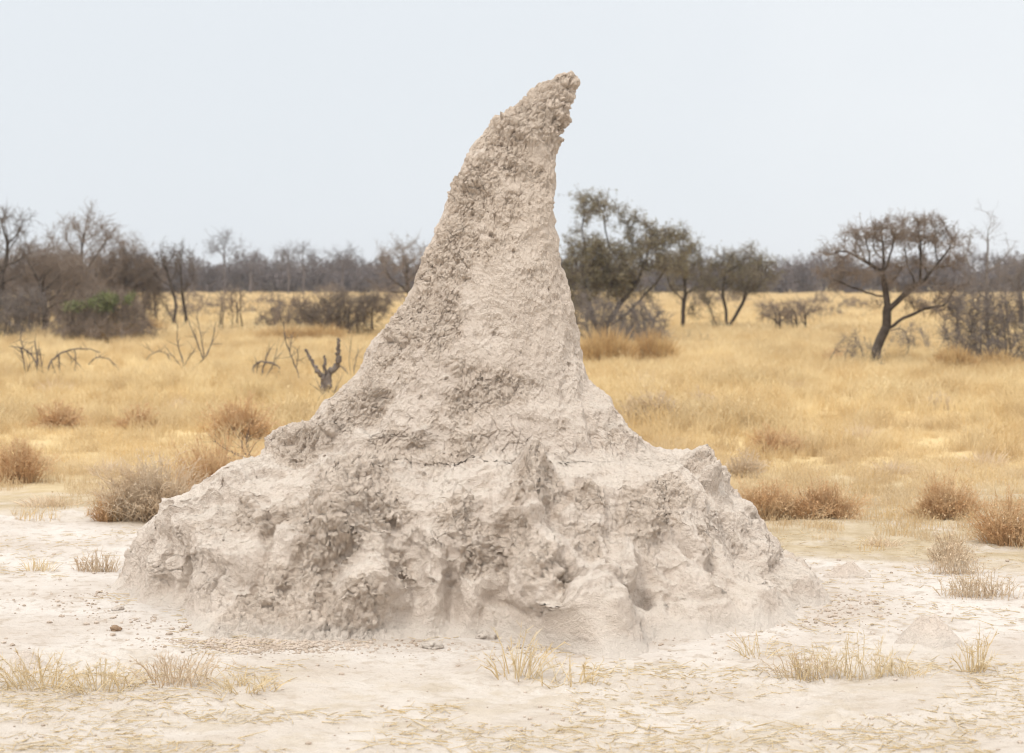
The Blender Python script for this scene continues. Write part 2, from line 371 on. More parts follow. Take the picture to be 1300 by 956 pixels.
    feats = [  # px,py -> px,py, radius m, amount m
        (881, 584, 897, 604, .085, .11), (680, 600, 676, 650, .085, .14), (662, 600, 690, 598, .07, .07), (588, 632, 585, 690, .07, .09), (470, 600, 440, 660, .17, .12), (425, 640, 432, 690, .10, .08),
        (592, 575, 603, 590, .06, .06), (632, 606, 606, 610, .09, -.07), (571, 700, 573, 785, .045, -.12), (641, 640, 632, 765, .05, -.13),
        (604, 705, 606, 770, .09, .05), (690, 690, 678, 765, .12, .07), (545, 690, 540, 765, .09, .06), (745, 788, 768, 768, .19, .13),  (500, 700, 505, 770, .05, -.08), (420, 700, 415, 770, .05, -.07), (715, 690, 712, 770, .045, -.09), (860, 700, 858, 775, .05, -.08), (797, 690, 793, 745, .07, .10), (770, 735, 745, 780, .13, .05),
        (828, 690, 820, 755, .07, -.13), (878, 765, 880, 745, .20, .09), (905, 680, 938, 765, .045, -.10), (958, 680, 1003, 760, .045, -.10), (1030, 740, 1005, 730, .15, .08),
        (198, 735, 205, 715, .16, .07), (246, 695, 232, 750, .028, -.13), (330, 690, 306, 775, .06, -.09), (225, 650, 290, 720, .10, .06), (462, 756, 482, 744, .16, .15),
        (468, 500, 400, 560, .09, .06), (350, 560, 420, 550, .09, .06), (505, 480, 470, 540, .05, -.06), (590, 505, 640, 488, .05, -.04), (530, 556, 540, 550, .06, .06), (412, 590, 395, 600, .08, .07),
        (820, 620, 840, 660, .08, .08), (868, 600, 905, 640, .11, .05), (745, 620, 760, 660, .08, .06), (720, 700, 725, 745, .04, -.09), (850, 640, 880, 700, .05, -.07), (700, 660, 720, 620, .05, -.06),
        (385, 700, 400, 690, .09, .07), (310, 640, 345, 660, .10, .05), (520, 640, 515, 700, .06, -.08), (370, 620, 330, 680, .05, -.08), (610, 200, 575, 290, .06, .03), (640, 150, 665, 170, .07, .03),
        (755, 500, 800, 560, .07, .05), (735, 470, 760, 560, .04, -.05), (640, 330, 660, 420, .09, .02), (560, 300, 545, 400, .05, -.03), (970, 700, 960, 750, .09, .05)]
    dispF = np.zeros(len(Pf), f32)
    for x1, y1, x2, y2, r, amt in feats:
        q1 = find(x1, y1); q2 = find(x2, y2); ab = q2 - q1; L2 = max(float(ab @ ab), 1e-6)
        near = np.where(np.max(np.abs(Pf - (q1 + q2) / 2), 1) < math.sqrt(L2) / 2 + 2.6 * r)[0]
        v = Pf[near] + wp[near] * min(.09, r) - q1; t = np.clip(v @ ab / L2, 0, 1); d = np.linalg.norm(v - t[:, None] * ab, axis=1)
        d = d * (1 + .5 * fbm(Pf[near] * 8 + 40, 4, .55))
        gain = 1.35 if amt > 0 else .95
        if amt < 0 and L2 > .01: amt = amt * (.25 + .75 * sstep(0, .55, t))
        dispF[near] += amt * gain * np.exp(-(np.clip(d, 0, 9) / r) ** 2.6)
    # --- where the clay is crumbly
    patches = [(690, 120, 70, 1), (640, 170, 60, .9), (590, 240, 50, .9), (560, 320, 60, .8), (640, 280, 60, .45), (670, 360, 60, .45), (500, 430, 60, .9), (450, 510, 50, .9), (380, 560, 50, .9), (560, 390, 50, .6),
               (600, 490, 35, .8), (650, 485, 25, .8), (455, 620, 60, 1.1), (425, 670, 40, 1), (500, 580, 50, .8), (680, 615, 35, 1.1), (590, 660, 30, .9), (590, 575, 22, .9), (640, 690, 30, .9), (700, 715, 30, .8),
               (750, 690, 30, .9), (600, 715, 25, .7), (510, 730, 30, .9), (350, 780, 50, 1.2), (300, 795, 40, 1.2), (420, 790, 40, 1.1), (390, 720, 30, 1), (300, 650, 35, .8), (350, 650, 30, .7), (830, 650, 40, .9), (850, 620, 30, .9),
               (885, 590, 22, 1), (745, 625, 25, .9), (330, 740, 40, 1), (480, 800, 40, .7), (715, 540, 20, .4), (560, 750, 30, .4), (905, 690, 25, .6), (780, 560, 25, .5), (640, 420, 50, .35), (700, 250, 40, .35)]
    crumb = np.zeros(len(Pf), f32)
    for px, py, r, v in patches:
        q = find(px, py); rm = r * 1.15 * D0 / F_PX
        crumb = np.maximum(crumb, v * np.exp(-(np.linalg.norm(Pf - q, axis=1) / rm) ** 2))
    nz = fbm(Pf * 4.2 + 60, 5, .6)
    back = sstep(.0, .3, Pf[:, 1] - D0)
    crumb = np.maximum(crumb, back * .6)
    crumb = sstep(.18, .72, crumb + nz * .62 + fbm(Pf * 13 + 33, 4, .6) * .22 - .03)
    k1 = (sstep(ztop + .0, ztop - .3, Pf[:, 2]) * .5 + .5) * (.2 + .8 * sstep(-.12, .14, Z0))
    def blur(Q, n, ax):
        pw = [(0, 0)] * Q.ndim; pw[ax] = (n, n)
        cs = np.cumsum(np.pad(Q, pw, 'wrap' if ax == 1 else 'edge').astype(np.float64), axis=ax)
        k = Q.shape[ax]
        return (np.take(cs, np.arange(2 * n, 2 * n + k), ax) - np.take(cs, np.arange(0, k), ax)) / (2 * n)
    ns = nrm.reshape(P.shape)
    for _ in range(2): ns = blur(blur(ns, 34, 0), 26, 1)
    ns = unit(ns).reshape(-1, 3).astype(f32)                       # a broad direction, so that lobes do not fold over each other
    wl = (1 - sstep(.9, 1.5, Z0))[:, None]; nd = unit(nrm * (1 - .85 * wl) + ns * .85 * wl)
    dt = disp * k1 + dispF * sstep(-.14, -.03, Z0)
    low_d = blur(blur(dt.reshape(nr, na), 8, 0), 8, 1).reshape(-1); wl = 1 - sstep(.05, .27, Z0)
    dt = dt * (1 - wl) + low_d * wl
    P1 = (Pf + nd * dt[:, None]).astype(f32)
    n2 = normals(P1.reshape(P.shape)).reshape(-1, 3)
    n2 = unit(n2 * .75 + nrm * .25)
    # --- clods
    q = P1 + np.stack([vnoise(P1 * 14), vnoise(P1 * 14 + 7), vnoise(P1 * 14 + 13)], -1) * .022
    f1, f2, id1 = worley(q * 17); c1 = np.sqrt(sstep(0, .40, f2 - f1)) * (.35 + .9 * id1) * np.clip(1.1 - .55 * f1 ** 2, 0, 1)
    f1, f2, id2 = worley(q * 34 + 5); c2 = np.sqrt(sstep(0, .42, f2 - f1)) * (.3 + .9 * id2) * np.clip(1.1 - .5 * f1 ** 2, 0, 1)
    f1, f2, id3 = worley(q * 66 + 9); c3 = sstep(0, .5, f2 - f1) * (.4 + .9 * id3)
    f1, f2, id0 = worley(q * 8.2 + 20); clump0 = np.sqrt(sstep(0, .5, f2 - f1)) * (.3 + .8 * id0) * np.clip(1.1 - .6 * f1 ** 2, 0, 1)
    amp = .16 + crumb * .87
    jag = (1 - np.abs(fbm(P1 * 34 + 21, 3, .65)) * 2.4)
    big = .35 + .9 * sstep(-.2, .35, fbm(P1 * 3.3 + 15, 3))        # clod size differs from place to place
    fine = amp * (clump0 * .034 + c1 * .027 * (.3 + .7 * crumb) * big + c2 * .017 + c3 * .008 + jag * .007) + fbm(P1 * 22 + 3, 4, .65) * .012
    fine = (fine - crumb * .036) * (.25 + .75 * sstep(-.08, .12, Z0)) * (1 - .4 * sstep(3.1, 3.6, Z0))
    pit = (sstep(.25, .7, fbm(P1 * 9.7 + 90, 4, .6)) * .035 + sstep(.3, .6, fbm(P1 * 27 + 44, 3, .6)) * .016) * crumb
    # weathering lines that run down the smooth faces
    lines = sstep(.6, 1, 1 - np.abs(fbm(P1 * np.array([11, 11, 3.2], f32) + 70, 3)) * 3.2) * (1 - crumb) * .004
    qc = P1 + wp * .10
    f1, f2, _ = worley(qc * 7.5 + 3); crk = (1 - sstep(.0, .07, f2 - f1)) * sstep(.05, .3, fbm(P1 * 2.6 + 120, 3)) * .016
    f1, f2, _ = worley(qc * 15 + 30); crk += (1 - sstep(.0, .10, f2 - f1)) * sstep(.08, .3, fbm(P1 * 3.3 + 140, 3)) * .009
    crk = crk * (1 - crumb) * sstep(-.02, .15, Z0) * (1 - .72 * sstep(.9, 1.5, Z0))
    f1, f2, idp = worley(P1 * 11 + 77); crk += (1 - sstep(.10, .22, f1)) * (idp > .9) * .022 * sstep(.05, .2, Z0)      # small holes
    P2 = P1 + n2 * (fine - pit - lines - crk - .012)[:, None]
    P2[:, 2] -= (1 - sstep(-.15, -.09, Z0)) * .10
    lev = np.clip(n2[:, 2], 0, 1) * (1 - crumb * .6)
    idx = np.arange(nr * na).reshape(nr, na); j = np.roll(idx, -1, 1)
    Q = np.stack([idx[:-1], j[:-1], j[1:], idx[1:]], -1).reshape(-1, 4)
    base = np.array([c0, D0, 0], f32)
    me = make_mesh('termite_mound', P2 - base, [Q], M['mound'])
    for nm, v in (('crumb', crumb), ('cell', id1 * .5 + id2 * .5), ('level', lev)):
        at = me.attributes.new(nm, 'FLOAT', 'POINT'); at.data.foreach_set('value', np.asarray(v, f32))
    ob = bpy.data.objects.new('termite_mound', me); COL.objects.link(ob); ob.location = base.tolist()
    tag(ob, 'tall pale clay termite mound with a leaning horn-shaped spire on a broad lumpy foot', 'termite mound')
    return a0
mound()
print('mound', round(time.time() - T0, 1))

# ------------------------------------------------------------------ trees and shrubs
def colonize(pos, par, att, step, infl, kill, iters, up=.0):
    pos = [np.array(p, float) for p in pos]; par = list(par)
    att = np.array(att); near = np.full(len(att), -1); nd = np.full(len(att), 1e9)
    start = 0; kidsof = {}
    for it in range(iters):
        if len(att) == 0: break
        new = np.array(pos[start:])
        if len(new):
            D = np.linalg.norm(att[:, None] - new[None], axis=2); k = D.argmin(1); dm = D[np.arange(len(att)), k]
            b = dm < nd; nd = np.where(b, dm, nd); near = np.where(b, k + start, near)
        keep = nd > kill; att, near, nd = att[keep], near[keep], nd[keep]
        ok = nd < infl
        if not ok.any():
            if len(att) == 0 or len(new) == 0: break
            ok = nd <= nd.min() + 1e-9
        elif it > 3 and len(new) == 0: break
        start = len(pos)
        pp = np.array(pos); ids = np.unique(near[ok]); acc = {}
        for i in ids:
            v = unit(att[ok & (near == i)] - pp[i]).sum(0)
            v = unit(v) + rng.normal(size=3) * .14; v[2] += up
            if par[i] >= 0: v = v + .55 * unit(pp[i] - pp[par[i]])
            nv = np.linalg.norm(v)
            if nv < 1e-6: continue
            q = pp[i] + v / nv * step
            if q[2] < .01: q[2] = .01
            if any(np.linalg.norm(q - pos[c]) < .4 * step for c in kidsof.get(int(i), ())): continue
            kidsof.setdefault(int(i), []).append(len(pos))
            pos.append(q); par.append(int(i))
    return np.array(pos), np.array(par)
def skeleton(pos, par, r_root, r_tip, power=.5):
    n = len(pos); tips = np.zeros(n); kids = np.bincount(par[par >= 0], minlength=n)
    tips[kids == 0] = 1
    for i in range(n - 1, -1, -1):
        if par[i] >= 0: tips[par[i]] += tips[i]
    r = r_tip * tips ** power
    mx = r.max(); r = r_tip + (r - r_tip) * (r_root - r_tip) / max(mx - r_tip, 1e-6)
    main = np.full(n, -1); best = np.zeros(n)
    for i in range(n):
        p = par[i]
        if p >= 0 and tips[i] > best[p]: best[p] = tips[i]; main[p] = i
    d = np.zeros((n, 3)); e = par >= 0
    d[e] = unit(pos[e] - pos[par[e]])
    d[~e] = [0, 0, 1]
    dd = d.copy(); hm = main >= 0; dd[hm] = unit(d[hm] + d[main[hm]])
    return r, main, d, dd, kids
def build_tubes(geo, pos, par, r, main, d, dd, sel, k):
    b = np.where((par >= 0) & sel)[0]
    if len(b) == 0: return
    a = par[b]; ism = main[a] == b
    dA = np.where(ism[:, None], dd[a], d[b]); rA = np.where(ism, r[a], np.minimum(r[a], r[b] * 1.25))
    geo.add(*prisms(pos[a], pos[b], dA, dd[b], rA, r[b], k))
def twigs(geo, P, D, L, rad, n1, n2, spread=.9, droop=0., mi=0, up=.15):
    """two orders of fine twigs from nodes P with directions D; returns points along them"""
    P = np.repeat(P, n1, 0); D = np.repeat(D, n1, 0); n = len(P)
    d = unit(D * .8 + rng.normal(size=(n, 3)) * spread + np.array([0, 0, up - droop])); l = L * (.5 + rng.random(n))
    Mid = P + d * (l * .5)[:, None]; d2 = unit(d + rng.normal(size=(n, 3)) * .35); E = Mid + d2 * (l * .5)[:, None]
    R = np.full(n, rad)
    geo.add(*prisms(P, Mid, d, d, R * 1.2, R * .9, 3), mi); geo.add(*prisms(Mid, E, d2, d2, R * .9, R * .35, 3), mi)
    t = rng.random((n, n2)); B = np.where((t < .5)[..., None], P[:, None] + (Mid - P)[:, None] * (t * 2)[..., None], Mid[:, None] + (E - Mid)[:, None] * (t * 2 - 1)[..., None]).reshape(-1, 3)
    m = len(B); d3 = unit(np.repeat(d2, n2, 0) * .6 + rng.normal(size=(m, 3)) * spread); l3 = L * .55 * (.4 + rng.random(m))
    E3 = B + d3 * l3[:, None]; r3 = np.full(m, rad * .75)
    geo.add(*prisms(B, E3, d3, d3, r3, r3 * .4, 3), mi)
    tt = rng.random(m)[:, None]
    return np.concatenate([E, E3, B + (E3 - B) * tt])

def tree(name, label, cat, base, lobes, trunk=None, r_root=.09, r_tip=.007, n_att=500, step=.16, tw=(.34, .007, 2, 4), mats=('bark', 'twig_brown'), leaves=None, group=None, roots=1, limbs=(),
         spread=.9, depth=.85, patch=None, kill=1.6, up=.12, shell=.45, power=.5, split=True, twig_name='crown', base_w=.12):
    """lobes: (px, py, rx, ry, weight) taken from the photograph and turned into metres at the tree's distance"""
    g = ground_at(*base); Y = g[1]; s = Y / F_PX
    z0 = float(gh(g[0], g[1])) - .03
    att = []
    W = sum(l[4] for l in lobes)
    for px, py, rx, ry, w in lobes:
        n = int(n_att * w / W)
        v = unit(rng.normal(size=(n, 3))) * (rng.random(n) ** (shell))[:, None]
        c = np.array([(px - base[0]) * s, rng.normal() * rx * s * .15, (base[1] - py) * s])
        a = c + v * np.array([rx * s, rx * s * depth, ry * s]); att.append(a)
    att = np.concatenate(att); att = att[att[:, 2] > .05]
    zn = fbm(att * (1.1 / (step * 3)) + rng.random() * 50, 2); att = att[zn > -.33]
    pos, par = [], []
    if trunk:
        pts = [np.array([(x - base[0]) * s, o * s, (base[1] - y) * s]) for x, y, o in trunk]
        pos.append(pts[0]); par.append(-1)
        for q in pts[1:]:
            p0 = pos[-1]; L = np.linalg.norm(q - p0); m = max(1, int(L / step))
            for t in range(1, m + 1):
                pos.append(p0 + (q - p0) * t / m + (rng.normal(size=3) * .02 * step * 3 if t < m else 0)); par.append(len(pos) - 2)
    else:
        for k in range(roots):
            an = 2 * math.pi * (k + rng.random() * .6) / max(roots, 1); rr = base_w * math.sqrt(roots - 1) if roots > 1 else 0
            bx = rr * math.cos(an); by = rr * math.sin(an)
            pos.append(np.array([bx, by, 0])); par.append(-1)
            tl = np.array([bx * 2.5, by * 2.5, step * 1.5]) + rng.normal(size=3) * .03
            pos.append(tl); par.append(len(pos) - 2)
    for lb in limbs:
        pts = [np.array([(x - base[0]) * s, o * s, (base[1] - y) * s]) for x, y, o in lb]
        i0 = int(np.argmin([np.linalg.norm(p - pts[0]) for p in pos])); last = i0; p0 = pos[i0]
        for q in pts[1:]:
            m = max(1, int(np.linalg.norm(q - p0) / step))
            for t in range(1, m + 1):
                pos.append(p0 + (q - p0) * t / m + (rng.normal(size=3) * .05 * step if t < m else 0)); par.append(last); last = len(pos) - 1
            p0 = q
    pos, par = colonize(pos, par, att, step, step * 6, step * kill, 160, up)
    r, main, d, dd, kids = skeleton(pos, par, r_root, r_tip, power)
    thick = r > r_tip * 1.9
    gt, gc = Geo(), Geo()
    build_tubes(gc, pos, par, r, main, d, dd, ~thick if split else np.ones(len(r), bool), 4 if split else 4)
    fine = (par >= 0) & (r < r_tip * 2.6)
    tp = twigs(gc, pos[fine], d[fine], *tw, spread=spread, up=up)
    loc = (g[0], g[1], z0)
    root = thing(name, loc, label, cat, group) if split or leaves else None
    if root is None:
        o = gc.build(name, M[mats[1]], loc=loc); tag(o, label, cat, group); return o
    if split:
        rid = np.zeros(len(par), int)
        for i in range(len(par)): rid[i] = i if par[i] < 0 else rid[par[i]]
        for q in np.unique(rid):
            gt = Geo(); build_tubes(gt, pos, par, r, main, d, dd, thick & (rid == q), 6)
            if gt.n: gt.build('trunk' if roots == 1 else 'stem', M[mats[0]], root)
    gc.build(twig_name, M[mats[1]], root)
    if leaves:
        for nm, n, size, mk, box in leaves:
            P = tp
            if box:
                cpx, cpy, rx, ry = box
                c = np.array([(cpx - base[0]) * s, -.8, (base[1] - cpy) * s])
                q = (tp - c) / np.array([rx * s, .9, ry * s])
                P = tp[(np.linalg.norm(q, axis=1) < 1 + .5 * fbm(tp * 3, 2)) & (tp[:, 1] < rx * s)]
            if len(P) == 0: continue
            P = P[rng.integers(0, len(P), n)] + rng.normal(size=(n, 3)) * size * .9
            P = P[P[:, 2] > .05]
            gl = Geo(); gl.add(*quads(P, size)); gl.build(nm, M[mk], root, smooth=False)
    return root

# the leaning acacia on the right
tree('acacia_tree', 'flat-topped dark acacia with a thick trunk leaning right in the golden grass', 'tree', (1107, 468),
     [(1140, 297, 70, 18, 2), (1165, 280, 40, 9, .8), (1085, 320, 45, 14, 1.2), (1060, 345, 32, 9, .8), (1110, 345, 45, 13, 1.2), (1195, 305, 38, 14, 1), (1212, 326, 24, 9, .6), (1170, 335, 45, 12, 1.2), (1205, 362, 34, 8, .7), (1185, 388, 40, 9, .6), (1150, 362, 40, 9, .8), (1065, 362, 24, 5, .3), (1108, 380, 16, 8, .2)],
     trunk=[(1107, 470, 0), (1113, 440, 0), (1125, 412, 1), (1126, 385, 2), (1121, 352, 2)], limbs=[[(1122, 415, 1), (1145, 402, -3), (1172, 390, -4), (1195, 386, -5)], [(1126, 392, 2), (1148, 372, 4), (1175, 352, 6)]], r_root=.115, r_tip=0.0064, n_att=1900, step=.13, tw=(0.26, 0.0058, 4, 6), mats=('bark', 'twig_brown'),
     leaves=[('foliage', 7000, .03, 'leaf_brown', None)], depth=.7, up=.02, shell=.5)
# the big dark acacia right behind the mound
tree('acacia_tree', 'largest olive-crowned acacia with several trunks, close to the spire of the mound', 'tree', (765, 432),
     [(752, 262, 24, 14, .8), (778, 270, 14, 14, .4), (802, 278, 12, 18, .35), (740, 305, 22, 12, .8), (765, 320, 50, 14, 1.6), (820, 312, 28, 10, .8), (852, 296, 24, 8, .7), (866, 287, 10, 6, .25), (735, 345, 26, 18, 1), (775, 350, 40, 14, 1), (835, 338, 34, 12, 1), (745, 375, 28, 18, .9), (800, 368, 26, 10, .5)],
     trunk=[(765, 434, 0), (770, 415, 0), (786, 385, 2), (812, 350, 2)], limbs=[[(766, 430, 0), (752, 400, 3), (745, 372, 4)], [(772, 412, 0), (800, 392, -3), (828, 362, -4)]], r_root=.13, r_tip=0.0088, n_att=1700, step=.2, tw=(0.42, 0.0075, 4, 6), mats=('bark', 'twig_dark'), leaves=[('foliage', 36000, .058, 'leaf_olive', None)], depth=.75, up=.04)
tree('acacia_tree', 'slim upright acacia on one straight trunk, left of the V-forked tree', 'tree', (868, 423),
     [(865, 335, 32, 24, 1.5), (868, 360, 30, 22, 1), (880, 322, 18, 12, .5), (880, 396, 12, 6, .1)],
     trunk=[(867, 424, 0), (867, 395, 0), (870, 372, 0)], r_root=.085, r_tip=0.0080, n_att=520, step=.2, tw=(0.38, 0.0068, 3, 6), mats=('bark', 'twig_dark'), leaves=[('foliage', 6500, .05, 'leaf_olive', None)])
tree('acacia_tree', 'olive-crowned acacia forking in a V from the ground', 'tree', (919, 424),
     [(945, 350, 42, 28, 2), (915, 350, 26, 26, 1), (935, 328, 28, 14, .8), (965, 345, 24, 22, .8), (893, 378, 10, 10, .2)],
     trunk=[(919, 425, 0), (927, 410, 1), (942, 385, 2)], limbs=[[(919, 424, 0), (908, 408, -2), (899, 385, -3)], [(924, 414, 0), (922, 392, 4), (918, 375, 5)]], r_root=.095, r_tip=0.0080, n_att=850, step=.18, tw=(0.38, 0.0068, 3, 6), mats=('bark', 'twig_dark'), leaves=[('foliage', 12000, .05, 'leaf_olive', None)], up=.2)
tree('dry_bush', 'low flat-topped bare bush in the grass right of the V-forked tree', 'bush', (1002, 427),
     [(1003, 393, 46, 12, 2), (1000, 405, 36, 10, 1)], r_root=.06, r_tip=0.0072, n_att=420, step=.15, tw=(0.29, 0.0061, 3, 6), mats=('bark', 'twig_brown'), roots=4, up=.1)
tree('dry_bush', 'broad grey leafless bush at the foot of the largest acacia', 'bush', (785, 442),
     [(760, 410, 40, 30, 1.5), (810, 408, 40, 26, 1.5), (790, 425, 60, 16, 1.2), (740, 395, 20, 26, .6)], r_root=.04, r_tip=0.0064, n_att=1700, step=.14, tw=(0.34, .0058, 4, 6), mats=('bark_grey', 'twig_grey'), roots=14, base_w=.28, up=.25)
# thicket at the right edge
tree('dry_bush', 'dense grey leafless thicket bush at the right edge beside the leaning acacia', 'bush', (1240, 470),
     [(1245, 395, 45, 40, 2), (1280, 400, 34, 40, 1.4), (1235, 435, 44, 26, 1.4), (1290, 435, 30, 28, 1.), (1215, 405, 22, 26, .6)], r_root=.022, r_tip=0.0056, n_att=2000, step=.12, tw=(0.27, 0.0048, 4, 6), mats=('bark_grey', 'twig_grey'), roots=10, base_w=.22, up=.15)
tree('bare_tree', 'tall bare sapling with wispy twigs standing above the right-hand thicket', 'tree', (1253, 440),
     [(1252, 290, 20, 30, 1), (1235, 305, 18, 20, .7), (1268, 305, 14, 26, .7), (1280, 330, 20, 18, .6), (1240, 345, 24, 20, .8)],
     trunk=[(1253, 441, 0), (1252, 380, 0), (1251, 345, 0)], r_root=.05, r_tip=0.0064, n_att=150, step=.2, tw=(0.32, 0.0048, 2, 4), mats=('bark_grey', 'twig_grey'), up=.4)
tree('bare_tree', 'grey bare tree cut by the right edge of the picture', 'tree', (1296, 425),
     [(1295, 350, 36, 26, 1.4), (1272, 350, 26, 24, .9), (1310, 335, 26, 18, .8)], trunk=[(1296, 427, 0), (1296, 385, 0), (1294, 365, 0)], r_root=.09, r_tip=0.0088, n_att=520, step=.2, tw=(0.38, 0.0075, 3, 6), mats=('bark_grey', 'twig_grey'))
tree('dry_bush', 'thin bare shrub just left of the leaning acacia trunk', 'bush', (1085, 470), [(1080, 440, 20, 22, 1), (1098, 448, 14, 14, .4)], r_root=.02, r_tip=0.0048, n_att=120, step=.12, tw=(0.21, 0.0041, 3, 5), mats=('bark_grey', 'twig_grey'), roots=5, up=.2)
tree('dry_bush', 'thin bare shrub under the right limb of the leaning acacia', 'bush', (1155, 452), [(1158, 425, 20, 18, 1)], r_root=.025, r_tip=0.0056, n_att=120, step=.14, tw=(0.23, 0.0048, 3, 5), mats=('bark_grey', 'twig_grey'), roots=5, up=.3)

# left thicket
tree('bare_tree', 'dark bare tree at the left edge with its crown cut by the frame', 'tree', (-8, 432),
     [(5, 290, 40, 26, 1.5), (-30, 290, 40, 30, 1), (15, 320, 36, 22, 1.1), (-10, 350, 50, 30, 1)], trunk=[(-8, 434, 0), (-4, 395, 0), (2, 350, 0)], r_root=.16, r_tip=0.0096, n_att=700, step=.22, tw=(0.46, 0.0075, 3, 6), mats=('bark', 'twig_dark'), up=.1)
tree('bare_tree', 'broad brown bare tree behind the grey bush at the left edge', 'tree', (56, 428),
     [(40, 340, 50, 34, 2), (80, 345, 40, 30, 1.4), (20, 375, 34, 28, .8), (60, 385, 40, 24, .8)], trunk=[(56, 430, 0), (58, 395, 0), (54, 370, 0)], r_root=.12, r_tip=0.0096, n_att=1100, step=.2, tw=(0.40, 0.0075, 4, 6), mats=('bark', 'twig_brown'))
tree('bare_tree', 'tallest wispy bare tree in the left thicket above the green-patched bush', 'tree', (103, 420),
     [(110, 300, 46, 34, 1.8), (85, 310, 30, 34, 1), (135, 310, 30, 30, 1), (105, 345, 50, 28, 1.2)], trunk=[(103, 422, 0), (102, 380, 0), (106, 350, 0)], r_root=.13, r_tip=0.0096, n_att=720, step=.24, tw=(0.50, 0.0075, 3, 5), mats=('bark', 'twig_brown'), up=.3)
tree('bare_tree', 'round-topped bare brown tree right of the tallest tree in the left thicket', 'tree', (158, 418),
     [(160, 335, 36, 36, 2), (185, 345, 24, 28, .8), (140, 350, 28, 26, .8)], trunk=[(158, 420, 0), (157, 385, 0), (160, 360, 0)], r_root=.11, r_tip=0.0096, n_att=800, step=.22, tw=(0.44, 0.0075, 3, 6), mats=('bark', 'twig_brown'), up=.2)
tree('green_bush', 'rounded brown bush with fresh green leaf patches in the left thicket', 'bush', (125, 436),
     [(130, 395, 55, 30, 2), (95, 405, 32, 28, 1), (165, 405, 26, 26, .8), (125, 418, 62, 16, 1)], r_root=.03, r_tip=.007, n_att=1700, step=.15, tw=(0.34, .0065, 4, 6), mats=('bark', 'twig_brown'), roots=12, base_w=.25, up=.12,
     leaves=[('foliage', 2200, .07, 'leaf_green', (138, 381, 19, 11)), ('foliage', 600, .07, 'leaf_green', (99, 387, 13, 6)), ('foliage', 260, .07, 'leaf_green', (172, 376, 8, 7)), ('foliage', 1500, .05, 'leaf_brown', None)])
tree('dry_bush', 'brown leafless bush rising behind the left end of the green-patched bush', 'bush', (75, 424),
     [(66, 352, 46, 40, 2), (95, 375, 36, 36, 1.2), (40, 380, 36, 36, 1)], r_root=.04, r_tip=.008, n_att=2000, step=.17, tw=(.38, .0075, 4, 6), mats=('bark', 'twig_brown'), roots=9, base_w=.25, up=.15)
tree('dry_bush', 'brown leafless bush filling the thicket between the green-patched bush and the dark many-stemmed tree', 'bush', (172, 418),
     [(162, 352, 38, 40, 2), (186, 372, 24, 36, 1.2), (145, 372, 34, 34, 1)], r_root=.04, r_tip=.008, n_att=1900, step=.17, tw=(.38, .0075, 4, 6), mats=('bark', 'twig_brown'), roots=8, base_w=.25, up=.15)
tree('dry_bush', 'low ash-grey bush at the left edge in front of the bare trees', 'bush', (18, 434),
     [(10, 400, 38, 30, 2), (40, 385, 22, 22, .8), (-20, 400, 30, 34, 1)], r_root=.04, r_tip=0.0072, n_att=1500, step=.15, tw=(0.34, .0065, 4, 6), mats=('bark_grey', 'twig_grey'), roots=10, base_w=.25, up=.15)
tree('bare_tree', 'dark many-stemmed bare tree standing at the right end of the left thicket', 'tree', (212, 418),
     [(222, 335, 30, 26, 1.8), (228, 360, 22, 20, 1), (205, 350, 18, 24, .8)], trunk=None, roots=5, base_w=.16, r_root=.075, r_tip=.010, n_att=1000, step=.2, tw=(0.38, 0.0075, 3, 6), mats=('bark', 'twig_dark'), up=.35)
tree('bare_tree', 'thin stemmed bare tree leaning against the dark many-stemmed tree', 'tree', (199, 415), [(193, 368, 18, 34, 1), (203, 350, 14, 20, .6)], trunk=[(200, 416, 0), (197, 392, 0), (196, 375, 0)], r_root=.045, r_tip=.009, n_att=420, step=.2, tw=(0.36, 0.0068, 3, 5), mats=('bark', 'twig_brown'), up=.3)
tree('bare_tree', 'small bare tree with upright stems alone in the grass, right of the left thicket', 'tree', (294, 426),
     [(294, 382, 20, 20, 1.4), (280, 392, 10, 16, .5), (304, 395, 10, 18, .5)], trunk=None, roots=6, base_w=.22, r_root=.038, r_tip=.008, n_att=460, step=.16, tw=(.3, .0075, 3, 5), mats=('bark', 'twig_brown'), up=.3)
tree('bare_tree', 'brown bare tree with spreading branches half hidden by the left slope of the spire', 'tree', (528, 408),
     [(505, 335, 32, 26, 1.6), (530, 330, 36, 24, 1.2), (500, 365, 30, 18, .8), (545, 350, 30, 26, .8)], trunk=[(528, 410, 0), (525, 385, 0), (518, 365, 0)], r_root=.14, r_tip=0.0112, n_att=700, step=.26, tw=(0.53, 0.0088, 3, 6), mats=('bark', 'twig_brown'), up=.2)
tree('dry_bush', 'dark umbrella-shaped bush left of the mound above rusty grass', 'bush', (440, 430),
     [(448, 390, 50, 19, 2), (418, 398, 44, 18, 1.4), (476, 386, 24, 12, .6), (440, 408, 42, 16, 1.4)], r_root=.06, r_tip=0.0080, n_att=1900, step=.16, tw=(0.32, 0.0061, 4, 6), mats=('bark', 'twig_dark'), roots=4, base_w=.2, up=.05, leaves=[('foliage', 3500, .05, 'leaf_brown', None)])
tree('dry_bush', 'brown rounded bush left of the umbrella-shaped bush', 'bush', (372, 424),
     [(372, 395, 36, 22, 1.5), (348, 405, 26, 18, .8), (392, 408, 36, 16, 1)], r_root=.04, r_tip=0.0080, n_att=1000, step=.18, tw=(0.32, 0.0061, 4, 6), mats=('bark', 'twig_brown'), roots=6, base_w=.25, up=.15)
print('trees', round(time.time() - T0, 1))

